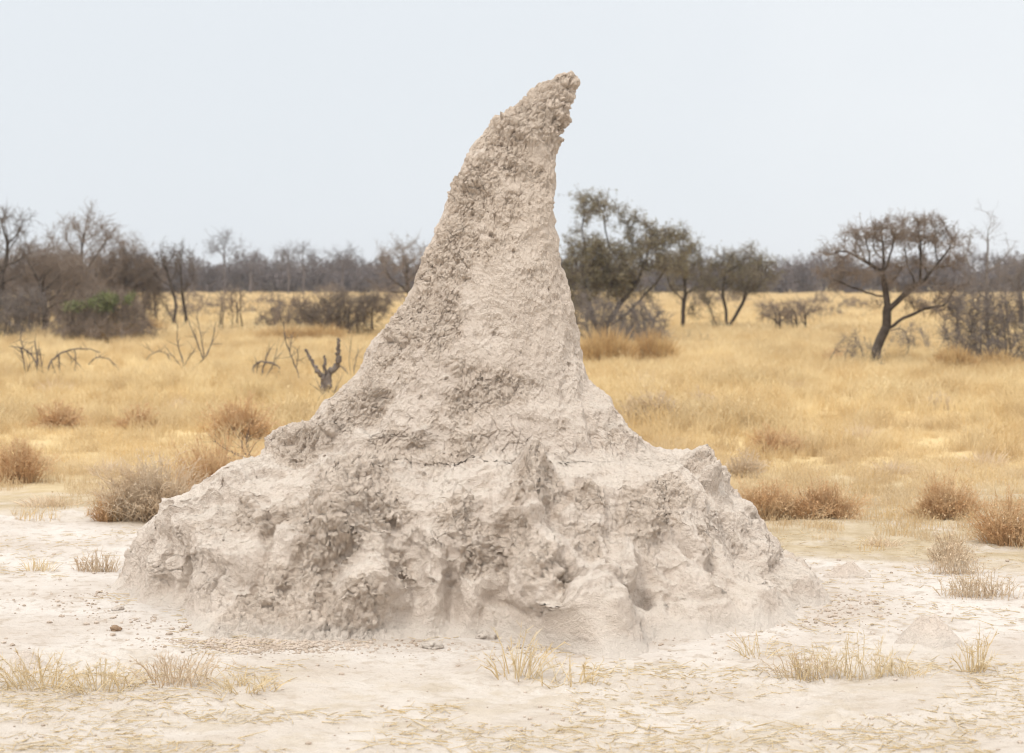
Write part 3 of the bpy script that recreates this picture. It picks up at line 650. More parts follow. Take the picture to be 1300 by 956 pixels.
# far bare trees on the skyline
for i, (px, top, w, lab) in enumerate([(285, 298, 22, 'lone bare tree on the skyline right of the left thicket'), (318, 318, 14, 'smaller bare tree beside the lone tree on the skyline'),
        (366, 314, 18, 'left one of three bare treetops above the far wood, left of the spire'), (385, 312, 20, 'middle one of three bare treetops above the far wood, left of the spire'),
        (434, 318, 24, 'right one of three bare treetops above the far wood, left of the spire'), (1235, 318, 24, 'bare skyline tree behind the right-hand thicket')]):
    tree('skyline_tree', lab, 'tree', (px, 377), [(px, top + 13, w, 15, 2), (px - w * .4, top + 22, w * .6, 12, 1), (px + w * .4, top + 20, w * .6, 12, 1)],
         trunk=[(px, 378, 0), (px + 1, 350, 0), (px, 332, 0)], r_root=.13, r_tip=.02, n_att=260, step=.5, tw=(1.1, .016, 3, 4), mats=('twig_far', 'twig_far'), up=.3, group='bare trees on the skyline')

# scattered scrub far out in the grass
spots = [(262, 398), (340, 392), (420, 384), (395, 396), (245, 388), (470, 392), (318, 404), (505, 388), (890, 394), (965, 398), (1040, 392), (1085, 398), (1015, 400), (1180, 400), (930, 388), (1210, 392), (1060, 408), (240, 408)]
protos = []
for i in range(3):
    px, py = spots[i]; k = (12 + 3 * i, 9 + 2 * i)
    protos.append(tree('scrub_bush', 'small grey-brown scrub bush far out in the yellow grass', 'bush', (px, py), [(px, py - k[1], k[0], k[1], 1)], r_root=.06, r_tip=.018, n_att=200, step=.34, tw=(.55, .016, 3, 4),
                       mats=('twig_brown', 'twig_brown'), roots=6, base_w=.3, up=.1, split=False, group='scrub bushes far out in the grass'))
for i, (px, py) in enumerate(spots[3:]):
    c = protos[i % 3].copy(); COL.objects.link(c); g = ground_at(px, py); c.location = (g[0], g[1], -.05)
    q = g[1] / protos[i % 3].location[1] * (.75 + .5 * rng.random()); c.scale = (q, q, q * .9); c.rotation_euler = (0, 0, rng.random() * 6.3)

# the far wood
def far_wood():
    geo = Geo(); n_b = 0
    Cs = []
    for row, (Yc, hh) in enumerate([(238, 3.4), (252, 4.2), (270, 4.8), (300, 5.4)]):
        for x in np.arange(-Yc * .40, Yc * .40, 2.6):
            Cs.append((x + rng.normal() * 1.0, Yc + rng.normal() * 3.5, hh * (.72 + .5 * rng.random())))
    P, R, D = [], [], []
    for x, y, hgt in Cs:
        n = 210
        v = unit(rng.normal(size=(n, 3))) * (rng.random(n) ** .4)[:, None]
        p = np.array([x, y, hgt * .5]) + v * np.array([1.9, 1.7, hgt * .5]); P.append(p)
        D.append(unit(v * .8 + np.array([0, 0, .5]) + rng.normal(size=(n, 3)) * .5)); R.append(np.full(n, .04 + .02 * rng.random()))
    P = np.concatenate(P); D = np.concatenate(D); R = np.concatenate(R)
    L = .5 + .7 * rng.random(len(P))
    ok = P[:, 2] > .05; P, D, R, L = P[ok], D[ok], R[ok], L[ok]
    geo.add(*prisms(P - D * L[:, None] * .5, P + D * L[:, None] * .5, D, D, R * 1.3, R * .4, 3))
    B = np.array([(c[0], c[1], 0) for c in Cs]); T = B + np.array([0, 0, 1]) * np.array([c[2] * .6 for c in Cs])[:, None]
    dz = np.tile([[0, 0, 1.]], (len(B), 1)); geo.add(*prisms(B, T, dz, dz, np.full(len(B), .13), np.full(len(B), .06), 4))
    Pl = P[rng.integers(0, len(P), 60000)] + rng.normal(size=(60000, 3)) * .35
    Pl = Pl[Pl[:, 2] > .1]
    geo.add(*quads(Pl, .42))
    o = geo.build('far_wood', M['twig_far'], smooth=False); tag(o, 'grey-purple leafless woodland along the horizon', 'woodland', kind='stuff')
far_wood()

# ------------------------------------------------------------------ dead branches and sticks
def sticks(name, label, cat, base, lines, mk='stick', group=None):
    """lines: lists of (px, py, depth offset px, radius m)"""
    g = ground_at(*base); s = g[1] / F_PX; geo = Geo()
    for ln in lines:
        q = np.array([[(a - base[0]) * s, c * s, (base[1] - b) * s] for a, b, c, r in ln]); r = np.array([l[3] for l in ln])
        t = np.linspace(0, len(q) - 1, (len(q) - 1) * 5 + 1); k = np.arange(len(q))
        P = np.stack([np.interp(t, k, q[:, j]) for j in range(3)], 1); rr = np.interp(t, k, r)
        for _ in range(2): P[1:-1] = (P[:-2] + 2 * P[1:-1] + P[2:]) / 4
        P[1:-1] += rng.normal(size=(len(P) - 2, 3)) * rr[1:-1, None] * .35
        rr = rr * (1 + .15 * rng.normal(size=len(rr)))
        d = unit(np.gradient(P, axis=0))
        geo.add(*prisms(P[:-1], P[1:], d[:-1], d[1:], rr[:-1], rr[1:], 7))
        # closed end
        geo.add(*prisms(P[-1:], P[-1:] + d[-1:] * rr[-1] * .4, d[-1:], d[-1:], rr[-1:], rr[-1:] * .05, 7))
        n = 8
        if rr.max() < .026:
            i = rng.integers(len(P) // 3, len(P), n); dd = unit(d[i] + rng.normal(size=(n, 3)) * .8); L = .12 + .25 * rng.random(n)
            geo.add(*prisms(P[i], P[i] + dd * L[:, None], dd, dd, rr[i] * .6, rr[i] * .2, 4))
    o = geo.build(name, M[mk], loc=(g[0], g[1], float(gh(g[0], g[1])) - .02)); return tag(o, label, cat, group)
sticks('dead_stump', 'grey dead stump with three blunt prongs beside the left slope of the mound', 'stump', (413, 512),
       [[(412, 514, 0, .075), (413, 492, 0, .07), (416, 478, 0, .068), (425, 466, 0, .055), (431, 452, 0, .045), (430, 440, 0, .038), (429, 427, 0, .028)],
        [(414, 490, -1, .055), (411, 476, -1, .05), (402, 466, -2, .038), (394, 453, -2, .032), (388, 441, -2, .024)], [(414, 478, 2, .03), (412, 462, 3, .026), (412, 449, 3, .018)], [(404, 512, -4, .025), (408, 495, -3, .022), (413, 482, -2, .02)],
        [(422, 505, 2, .02), (425, 494, 1, .016)]])
sticks('dead_branch', 'arching dead branch hooped over the grass at far left', 'branch', (58, 478),
       [[(57, 478, 0, .022), (64, 457, 0, .022), (78, 445, 0, .02), (95, 440, 0, .017), (115, 440, 0, .012), (128, 445, 0, .008)], [(75, 447, 0, .015), (76, 468, 0, .012)], [(84, 443, 0, .012), (95, 455, 0, .011), (110, 472, 0, .008)],
        [(112, 460, 2, .01), (122, 450, 2, .013), (138, 452, 2, .012), (148, 463, 2, .008)], [(95, 440, 0, .012), (97, 455, 0, .011), (94, 470, 0, .008)], [(65, 455, 0, .012), (70, 470, 0, .01), (78, 480, 0, .008)]])
sticks('dead_branch', 'broken upright dead branches left of the arching dead branch', 'branch', (44, 478),
       [[(33, 480, 0, .018), (31, 458, 0, .018), (27, 438, 0, .02)], [(27, 438, 0, .018), (38, 444, 0, .02), (46, 457, 0, .016)], [(46, 478, 0, .022), (48, 455, 0, .02), (45, 430, 0, .014)], [(54, 478, 0, .014), (53, 455, 0, .013), (50, 440, 0, .009)],
        [(34, 470, 0, .012), (38, 460, 0, .009)], [(30, 440, 0, .013), (26, 425, 0, .01), (30, 412, 0, .007)]])
sticks('dead_sapling', 'bare V-shaped dead sapling standing in the grass left of the mound', 'sapling', (236, 476),
       [[(236, 478, 0, .018), (232, 455, 0, .016), (225, 432, 0, .013), (226, 410, 0, .008)], [(237, 478, 0, .02), (245, 465, 0, .018), (262, 450, 0, .016), (270, 430, 0, .012), (274, 408, 0, .008)], [(258, 452, 0, .016), (250, 430, 0, .014), (240, 405, 0, .009), (237, 395, 0, .006)],
        [(259, 450, 0, .012), (256, 425, 0, .011), (250, 398, 0, .007)], [(234, 462, 0, .011), (242, 448, 0, .01), (248, 440, 0, .008)], [(236, 470, 0, .01), (222, 452, 0, .009), (212, 440, 0, .007)]])
sticks('dead_branch', 'thin hooped dead twig between the arching branch and the V-shaped sapling', 'branch', (182, 462),
       [[(182, 460, 0, .012), (190, 448, 0, .012), (202, 443, 0, .011), (213, 447, 0, .01), (219, 460, 0, .008)], [(195, 445, 0, .008), (185, 438, 0, .006)], [(213, 447, 0, .007), (217, 466, 0, .006)]])
sticks('dead_branch', 'bent grey dead branch hooped in the grass left of the dead stump', 'branch', (340, 482),
       [[(321, 476, 0, .022), (322, 462, 0, .025), (330, 456, 0, .025), (345, 457, 0, .022), (356, 464, 0, .012)], [(332, 474, 0, .018), (337, 455, 0, .016), (343, 440, 0, .012)], [(326, 474, 0, .012), (327, 460, 0, .012)], [(352, 460, 0, .012), (358, 476, 0, .008)], [(336, 478, 0, .012), (346, 462, 0, .01), (352, 440, 0, .008)]])
sticks('dead_sapling', 'slender bare stick leaning in the grass just left of the dead stump', 'sapling', (381, 490),
       [[(381, 492, 0, .017), (378, 470, 0, .016), (370, 450, 0, .014), (363, 432, 0, .011), (360, 405, 0, .006)], [(376, 465, 0, .01), (379, 450, 0, .009), (377, 440, 0, .006)], [(368, 445, 0, .008), (372, 420, 0, .006)]])
sticks('dead_branch', 'fine fan of dead twigs between the dead stump and the mound', 'branch', (448, 482),
       [[(448, 484, 0, .011), (440, 468, 0, .01), (428, 458, 0, .007)], [(448, 484, 0, .011), (450, 462, 0, .01), (455, 440, 0, .007)], [(447, 484, 0, .009), (443, 455, 0, .008), (446, 430, 0, .005)], [(448, 482, 0, .009), (434, 478, 0, .008), (424, 468, 0, .006)]], 'stick')
sticks('dead_branch', 'crooked dead branch lying against the thin shrub left of the leaning acacia', 'branch', (1060, 452),
       [[(1052, 447, 0, .02), (1060, 441, 0, .022), (1070, 437, 0, .02), (1085, 440, 0, .016), (1100, 435, 0, .01)], [(1069, 437, 0, .012), (1080, 452, 0, .01), (1088, 465, 0, .008)]])
sticks('dead_branch', 'thin drooping dead branch right of the leaning acacia trunk', 'branch', (1145, 462),
       [[(1130, 418, 0, .016), (1145, 415, 0, .014), (1154, 430, 0, .012), (1153, 445, 0, .010), (1142, 458, 0, .008), (1134, 463, 0, .006)]])
sticks('dead_stump', 'short grey stump in the grass at the foot of the right-hand thicket', 'stump', (1180, 474), [[(1178, 476, 0, .03), (1180, 468, 0, .028), (1181, 462, 0, .022)]])
sticks('dead_branch', 'dark dead twigs poking up behind the left shoulder of the mound', 'branch', (322, 590),
       [[(330, 592, 0, .010), (318, 580, 0, .010), (308, 567, 0, .008), (306, 553, 0, .006)], [(318, 580, 0, .008), (300, 572, 0, .007), (282, 562, 0, .006), (274, 555, 0, .004)], [(322, 584, 0, .007), (312, 560, 0, .006), (314, 545, 0, .004)], [(300, 572, 0, .006), (288, 578, 0, .004)]])

# ------------------------------------------------------------------ tufts
def tuft_geo(w, h, n, mi_stem=0, blade_w=.006, spread=.6, heads=0, head=.02, forb=False, flop=.3):
    """a tuft of n stems on an elliptical foot w wide and h tall"""
    geo = Geo()
    rr = np.sqrt(rng.random(n)) ; an = rng.random(n) * 2 * math.pi
    P0 = np.stack([np.cos(an) * rr * w * .5 * (1 - spread * .6), np.sin(an) * rr * w * .35 * (1 - spread * .6), np.full(n, -.01)], 1)
    out = np.stack([np.cos(an) * rr * w * .5, np.sin(an) * rr * w * .4, np.zeros(n)], 1)
    hh = h * (.45 + .6 * rng.random(n)) * (1 - .45 * rr ** 2)
    P2 = out + np.stack([rng.normal(size=n) * w * .13, rng.normal(size=n) * w * .12, hh], 1)
    P1 = P0 * .45 + P2 * .55 + np.stack([0 * hh, 0 * hh, hh * flop * .4], 1) - (out - P0) * .12
    wd = blade_w * (.6 + .8 * rng.random(n))
    if forb:
        d1 = unit(P1 - P0); d2 = unit(P2 - P1); r = wd * .5
        geo.add(*prisms(P0, P1, d1, d2, r, r * .8, 3)); geo.add(*prisms(P1, P2, d2, d2, r * .8, r * .4, 3))
        k = 5; t = rng.random((n, k)) ** .7; B = (P1[:, None] + (P2 - P1)[:, None] * t[..., None]).reshape(-1, 3); m = len(B)
        d3 = unit(np.repeat(d2, k, 0) + rng.normal(size=(m, 3)) * .8); L = h * .16 * (.4 + rng.random(m)); E = B + d3 * L[:, None]; r3 = np.repeat(r, k) * .6
        geo.add(*prisms(B, E, d3, d3, r3, r3 * .4, 3)); tips = np.concatenate([P2, E])
    else:
        V, Q, Tt = blades(P0, P1, P2, wd); b = geo.n
        geo.V.append(V); geo.F += [Q, Tt]; geo.M += [np.zeros(len(Q)), np.zeros(len(Tt))]; geo.n += len(V); tips = P2
    if heads:
        i = rng.integers(0, len(tips), heads); geo.add(*quads(tips[i] + rng.normal(size=(heads, 3)) * head * .8, head))
    return geo
def tuft(name, label, cat, px, py, w, h, n, mk, group=None, **kw):
    g = ground_at(px, py); s = g[1] / F_PX
    if kw.get('forb') and n > 90:
        W, H = w * s, h * s; m = max(4, int(W / H * 4.5)); geo = Geo(); hd = kw.pop('heads', 0)
        for k in range(m):
            u = (k + .5) / m * 2 - 1 + rng.normal() * .05; hh = H * (1.12 - .5 * u * u) * (.5 + .62 * rng.random())
            sub = tuft_geo(H * (1.0 + .5 * rng.random()), hh, max(6, int(n / m)), heads=hd // m, **kw)
            off = np.array([u * max(W - H, .2 * W) * .5, rng.normal() * H * .16, 0])
            for V in sub.V: V += off.astype(f32)
            for Fq, Mq in zip(sub.F, sub.M): geo.F.append(Fq + geo.n); geo.M.append(Mq)
            geo.V += sub.V; geo.n += sub.n
    else:
        geo = tuft_geo(w * s, h * s, n, **kw)
    o = geo.build(name, M[mk], loc=(g[0], g[1], float(gh(g[0], g[1])) - .01), smooth=False)
    return tag(o, label, cat, group)
# rusty tall grass round the bushes
for px, py, w, h, n, lab in [(142, 436, 60, 34, 900, 'rusty orange grass clump at the foot of the green-patched bush'), (190, 428, 44, 24, 600, 'rusty tan grass clump at the foot of the dark many-stemmed tree'), (70, 436, 60, 18, 600, 'low rusty grass clump left of the green-patched bush'),
        (360, 436, 70, 22, 1100, 'rusty orange grass clump under the brown rounded bush'), (408, 436, 60, 24, 900, 'tall rusty grass clump under the umbrella-shaped bush'),
        (1212, 478, 50, 36, 900, 'rusty orange grass mound at the left foot of the right-hand thicket'), (1262, 474, 66, 28, 1000, 'long rusty grass mound along the foot of the right-hand thicket'),
        (770, 464, 70, 44, 1100, 'tall golden-brown grass clump beside the mound under the grey bush'), (828, 462, 56, 40, 800, 'tall golden-brown grass clump right of the one beside the mound'), (1050, 428, 40, 14, 400, 'low rusty patch of grass behind the leaning acacia')]:
    tuft('grass_clump', lab, 'grass clump', px, py, w * 1.15, h * 1.35, int(n * 1.3), 'rust', 'rusty grass clumps round the bushes', blade_w=.018, spread=.3, flop=.2)
# brown dry forbs in the middle distance
for px, py, w, h, n, mk, lab in [
        (975, 655, 90, 46, 520, 'forb', 'wide reddish-brown forb clump touching the right slope of the mound'), (1045, 655, 95, 40, 480, 'forb', 'low reddish-brown forb clump right of the wide one by the mound'), (1200, 657, 78, 46, 420, 'forb', 'compact round brown forb in the middle of the bare grass at right'),
        (1280, 690, 66, 54, 340, 'forb', 'tall brown forb cut by the right edge of the picture'), (990, 572, 76, 38, 420, 'forb', 'dome-shaped brown forb among the tall golden grass at right'), (943, 602, 48, 34, 170, 'forb_pale', 'silver-grey twiggy forb behind the right slope of the mound'),
        (78, 545, 62, 34, 300, 'forb', 'brown forb in the left grass farther from the mound'), (174, 545, 44, 30, 240, 'forb', 'small brown forb between the left grass and the mound'), (308, 560, 84, 48, 360, 'forb', 'spreading brown forb just behind the left slope of the mound'),
        (26, 608, 56, 46, 320, 'forb', 'brown forb near the left edge beside a white stone'), (190, 660, 130, 70, 760, 'forb_pale', 'large pale brown forb mass left of the mound'), (275, 628, 110, 62, 520, 'forb', 'tangled brown forb mass against the left slope of the mound'), (140, 662, 46, 30, 200, 'forb', 'small tan forb at the left end of the large forb mass'),
        (1205, 712, 60, 34, 150, 'forb_pale', 'thin pale forb at right behind the twiggy silver plant'), (830, 540, 84, 40, 300, 'forb_pale', 'pale brown forb just right of the spire foot'), (1060, 462, 30, 24, 160, 'forb', 'little brown forb left of the leaning acacia'), (1190, 520, 40, 20, 160, 'forb_pale', 'faint pale forb in the golden grass below the right-hand thicket'), (890, 520, 50, 20, 160, 'forb_pale', 'low pale forb in the golden grass right of the spire')]:
    tuft('dry_forb', lab, 'dry plant', px, py, w * 1.12, h * 1.22, int(n * 1.2), mk, 'dry forbs in the grass', blade_w=.007 if py > 560 else .011, spread=.7, heads=int(n * 2.4), head=.017 if py > 560 else .028, forb=True)
for px, py, w, h, n, lab in [(70, 500, 60, 26, 160, 'faint tan tussock in the far left grass below the arching dead branch'), (225, 520, 50, 24, 140, 'faint tan tussock in the left grass below the V-shaped sapling'), (140, 600, 70, 26, 200, 'low tan tussock in the left grass above the large forb mass'),
        (60, 640, 80, 20, 200, 'flat tan tussock at the left edge of the short grass'), (820, 500, 56, 34, 180, 'tan tussock close behind the right slope of the spire'), (1090, 555, 60, 26, 160, 'tan tussock in the golden grass below the leaning acacia'), (1250, 590, 70, 30, 180, 'tan tussock in the golden grass near the right edge'),
        (1130, 600, 60, 24, 160, 'low tan tussock between the dome-shaped forb and the compact round forb'), (1010, 500, 50, 24, 140, 'tan tussock in the golden grass below the low flat-topped bush'), (1120, 690, 60, 18, 120, 'short straw tussock on the tan soil right of the mound')]:
    tuft('grass_tussock', lab, 'tussock', px, py, w, h, n, 'forb_pale', 'pale tussocks in the golden grass', blade_w=.009, spread=.5, flop=.35)
# foreground plants
for px, py, w, h, n, mk, kw, lab in [
        (1240, 757, 110, 42, 170, 'forb_pale', dict(forb=True, heads=160, head=.012, blade_w=.006, spread=.35), 'silvery twiggy low plant on the white soil at the right edge'),
        (1212, 728, 90, 40, 130, 'forb_pale', dict(forb=True, heads=260, head=.016, blade_w=.005, spread=.35), 'thin tan forb rising behind the silvery twiggy plant'),
        (122, 727, 66, 32, 110, 'forb_pale', dict(forb=True, heads=60, head=.01, blade_w=.006, spread=.35), 'grey twiggy plant on the white soil left of the mound'),
        (50, 728, 50, 26, 70, 'straw_fg', dict(blade_w=.005, spread=.5), 'thin straw tuft near the left edge behind the white soil'),
        (1085, 852, 220, 56, 170, 'straw_fg', dict(forb=True, blade_w=.005, spread=.85), 'wide straw-coloured tuft in the right foreground'), (1015, 850, 90, 40, 40, 'forb_pale', dict(forb=True, blade_w=.006, spread=.5), 'small pale tuft at the left end of the wide right foreground tuft'),
        (1238, 846, 60, 62, 26, 'straw_fg', dict(forb=True, blade_w=.007, spread=.8), 'sparse upright tuft in the right foreground corner'), (960, 824, 70, 36, 22, 'straw_fg', dict(forb=True, blade_w=.006, spread=.85), 'thin tuft between the mound and the wide right foreground tuft'),
        (655, 850, 96, 66, 34, 'straw_fg', dict(forb=True, blade_w=.008, spread=.8), 'golden tuft with arching stalks in the centre foreground'), (725, 860, 120, 50, 26, 'straw_fg', dict(forb=True, blade_w=.006, spread=.5), 'sparse tuft in front of the boulder-like lobe of the mound'),
        (45, 868, 120, 50, 60, 'straw_fg', dict(forb=True, blade_w=.006, spread=.5), 'straw tuft in the left foreground corner'), (130, 872, 120, 44, 60, 'straw_fg', dict(forb=True, blade_w=.006, spread=.5), 'straw tuft second from the left in the foreground'),
        (225, 866, 120, 50, 80, 'forb_pale', dict(forb=True, blade_w=.006, spread=.5), 'greyish curly tuft in the left foreground in front of the crumbled earth'), (310, 872, 120, 26, 70, 'straw_fg', dict(forb=True, blade_w=.006, spread=.4), 'low flattened straw tuft at the right end of the left foreground row')]:
    tuft('straw_tuft', lab, 'dry plant', px, py, w, h, n, mk, 'dry plants on the white soil', **kw)
print('tufts', round(time.time() - T0, 1))

# ------------------------------------------------------------------ clods and stones
def lumps(P, size, sub=1, seed=0, flat=.65):
    import bmesh
    bm = bmesh.new(); bmesh.ops.create_icosphere(bm, subdivisions=sub, radius=1)
    v = np.array([q.co[:] for q in bm.verts]); fc = np.array([[q.index for q in f.verts] for f in bm.faces]); bm.free()
    n = len(P); k = len(v)
    dirs = np.repeat(v[None], n, 0) * (1 + .28 * fbm((v[None] * 1.3 + rng.random((n, 1, 3)) * 60).reshape(-1, 3), 3).reshape(n, k)[..., None] * 2)
    sc = size[:, None] * (1 + .4 * (rng.random((n, 3)) - .5)) * np.array([1, 1, flat])
    V = P[:, None] + dirs * sc[:, None]
    return V.reshape(-1, 3), (fc[None] + (np.arange(n) * k)[:, None, None]).reshape(-1, 3)
def clod(name, label, cat, px, py, w, mk, flat=.65, stretch=1.):
    g = ground_at(px, py); s = g[1] / F_PX
    geo = Geo(); V, Fc = lumps(np.zeros((1, 3)), np.array([w * s * .5]), 4, flat=flat)
    V = V * np.array([stretch, 1, 1]); V = V * (1 + .5 * fbm(V * 30 / max(w * s * 6, .2) + px, 5, .6)[:, None])
    geo.add(V, Fc); o = geo.build(name, M[mk], loc=(g[0], g[1] + w * s * .2, float(gh(g[0], g[1])) + w * s * .10)); tag(o, label, cat)
clod('earth_clod', 'dark brown dung-like clod on the white soil left of the mound', 'clod', 146, 799, 18, 'clod_dark', .45)
clod('earth_clod', 'pale brown earth lump on the white soil at the left foot of the mound', 'clod', 150, 776, 14, 'mound', .5)
clod('earth_clod', 'broken clay chunk lying at the foot of the mound by the golden tuft', 'clod', 617, 802, 24, 'mound', .55)
clod('earth_clod', 'flat clay chunk at the foot of the mound under the pale dome', 'clod', 548, 812, 28, 'mound', .5)
clod('white_stone', 'white stone in the grass near the left edge', 'stone', 32, 574, 14, 'ground', .8)
def heap(name, label, px, py, w, h):
    g = ground_at(px, py); q = g[1] / F_PX; R = w * q * .5; H = h * q
    r = np.linspace(0, 1.25, 60); a = np.linspace(0, 2 * math.pi, 150, endpoint=False); A, Rr = np.meshgrid(a, r)
    wob = 1 + .16 * np.sin(A * 2 + px) + .10 * np.sin(A * 5 + py)
    x = (Rr * R * wob * np.cos(A)).ravel(); y = (Rr * R * wob * .85 * np.sin(A)).ravel(); rr = Rr.ravel()
    p = np.stack([x + px, y + py, 0 * x], 1)
    z = H * (np.exp(-(rr * 1.45) ** 2.4)) * (1 + .45 * fbm(p * 5, 4, .6)) + fbm(p * 22, 4, .6) * .016 * (1.2 - rr)
    f1, f2, idv = worley(p * 21); z += np.sqrt(sstep(0, .4, f2 - f1)) * idv * .022 * np.clip(1.1 - rr, 0, 1)
    z += gh(g[0] + x, g[1] + y) - .045 * sstep(.8, 1.2, rr)
    ix = np.arange(60 * 150).reshape(60, 150); j = np.roll(ix, -1, 1); Q = np.stack([ix[:-1], ix[1:], j[1:], j[:-1]], -1).reshape(-1, 4)
    o = bpy.data.objects.new(name, make_mesh(name, np.stack([x, y, z], 1), [Q], M['mound'])); COL.objects.link(o); o.location = (g[0], g[1], 0); tag(o, label, 'heap')
heap('earth_heap', 'low heap of pale earth on the white soil at right, behind the wide straw tuft', 1180, 808, 100, 34)
heap('earth_heap', 'small rounded earth heap beyond the right toe of the mound', 1076, 733, 56, 20)
heap('earth_heap', 'low grey earth hump under the left foreground straw tuft', 30, 846, 80, 16)
def scatter():
    n = 1300
    px = rng.random(n) * 1500 - 100; py = 690 + rng.random(n) ** 1.1 * 300
    G = np.array([ground_at(a, b) for a, b in zip(px, py)])
    # more of them round the crumbling foot
    m = 1000; an = -math.pi * rng.random(m); rr = 1.0 + np.abs(rng.normal(size=m)) * .11
    Q = np.stack([-.27 + 2.5 * rr * np.cos(an), 13.65 + 1.62 * rr * np.sin(an), np.zeros(m)], 1)
    m2 = 1500; c = np.array([ground_at(a, b) for a, b in zip(330 + rng.normal(size=m2) * 62, 808 + np.abs(rng.normal(size=m2)) * 7)])
    G = np.concatenate([G, Q, c]); dens = fbm(G * 1.2 + 8, 3)
    G = G[(dens > -.12) | (rng.random(len(G)) < .25)]
    sz = .004 + .013 * rng.random(len(G)) ** 5 + .004 * rng.random(len(G))
    G[:, 2] = gh(G[:, 0], G[:, 1]) + sz * .25
    geo = Geo(); geo.add(*lumps(G, sz, 1))
    o = geo.build('scattered_clods', M['clod'], smooth=False); tag(o, 'small loose clods of earth scattered over the white soil', 'clods', kind='stuff')
scatter()
def litter():
    n = 11000
    px = rng.random(n) * 1500 - 100; py = np.where(rng.random(n) < .45, 838 + rng.random(n) * 140, 655 + rng.random(n) * 200)
    G = np.array([ground_at(a, b) for a, b in zip(px, py)]); d = fbm(G * 1.1 + 20, 4) + np.where(py > 838, .02, np.where(py < 730, sstep(700, 1000, px) * .45 - .12, -.14))
    G = G[d > 0]; n = len(G)
    an = rng.random(n) * 2 * math.pi; L = .04 + .12 * rng.random(n) ** 2
    dr = np.stack([np.cos(an), np.sin(an), .02 + .22 * rng.random(n) ** 3], 1)
    G[:, 2] = gh(G[:, 0], G[:, 1]) + .006; E = G + dr * L[:, None]; dr = unit(dr); r = .0016 + .0018 * rng.random(n)
    geo = Geo(); geo.add(*prisms(G, E, dr, dr, r, r * .5, 3))
    o = geo.build('straw_litter', M['straw_fg']); tag(o, 'dry straw lying on the soil', 'straw', kind='stuff')
litter()

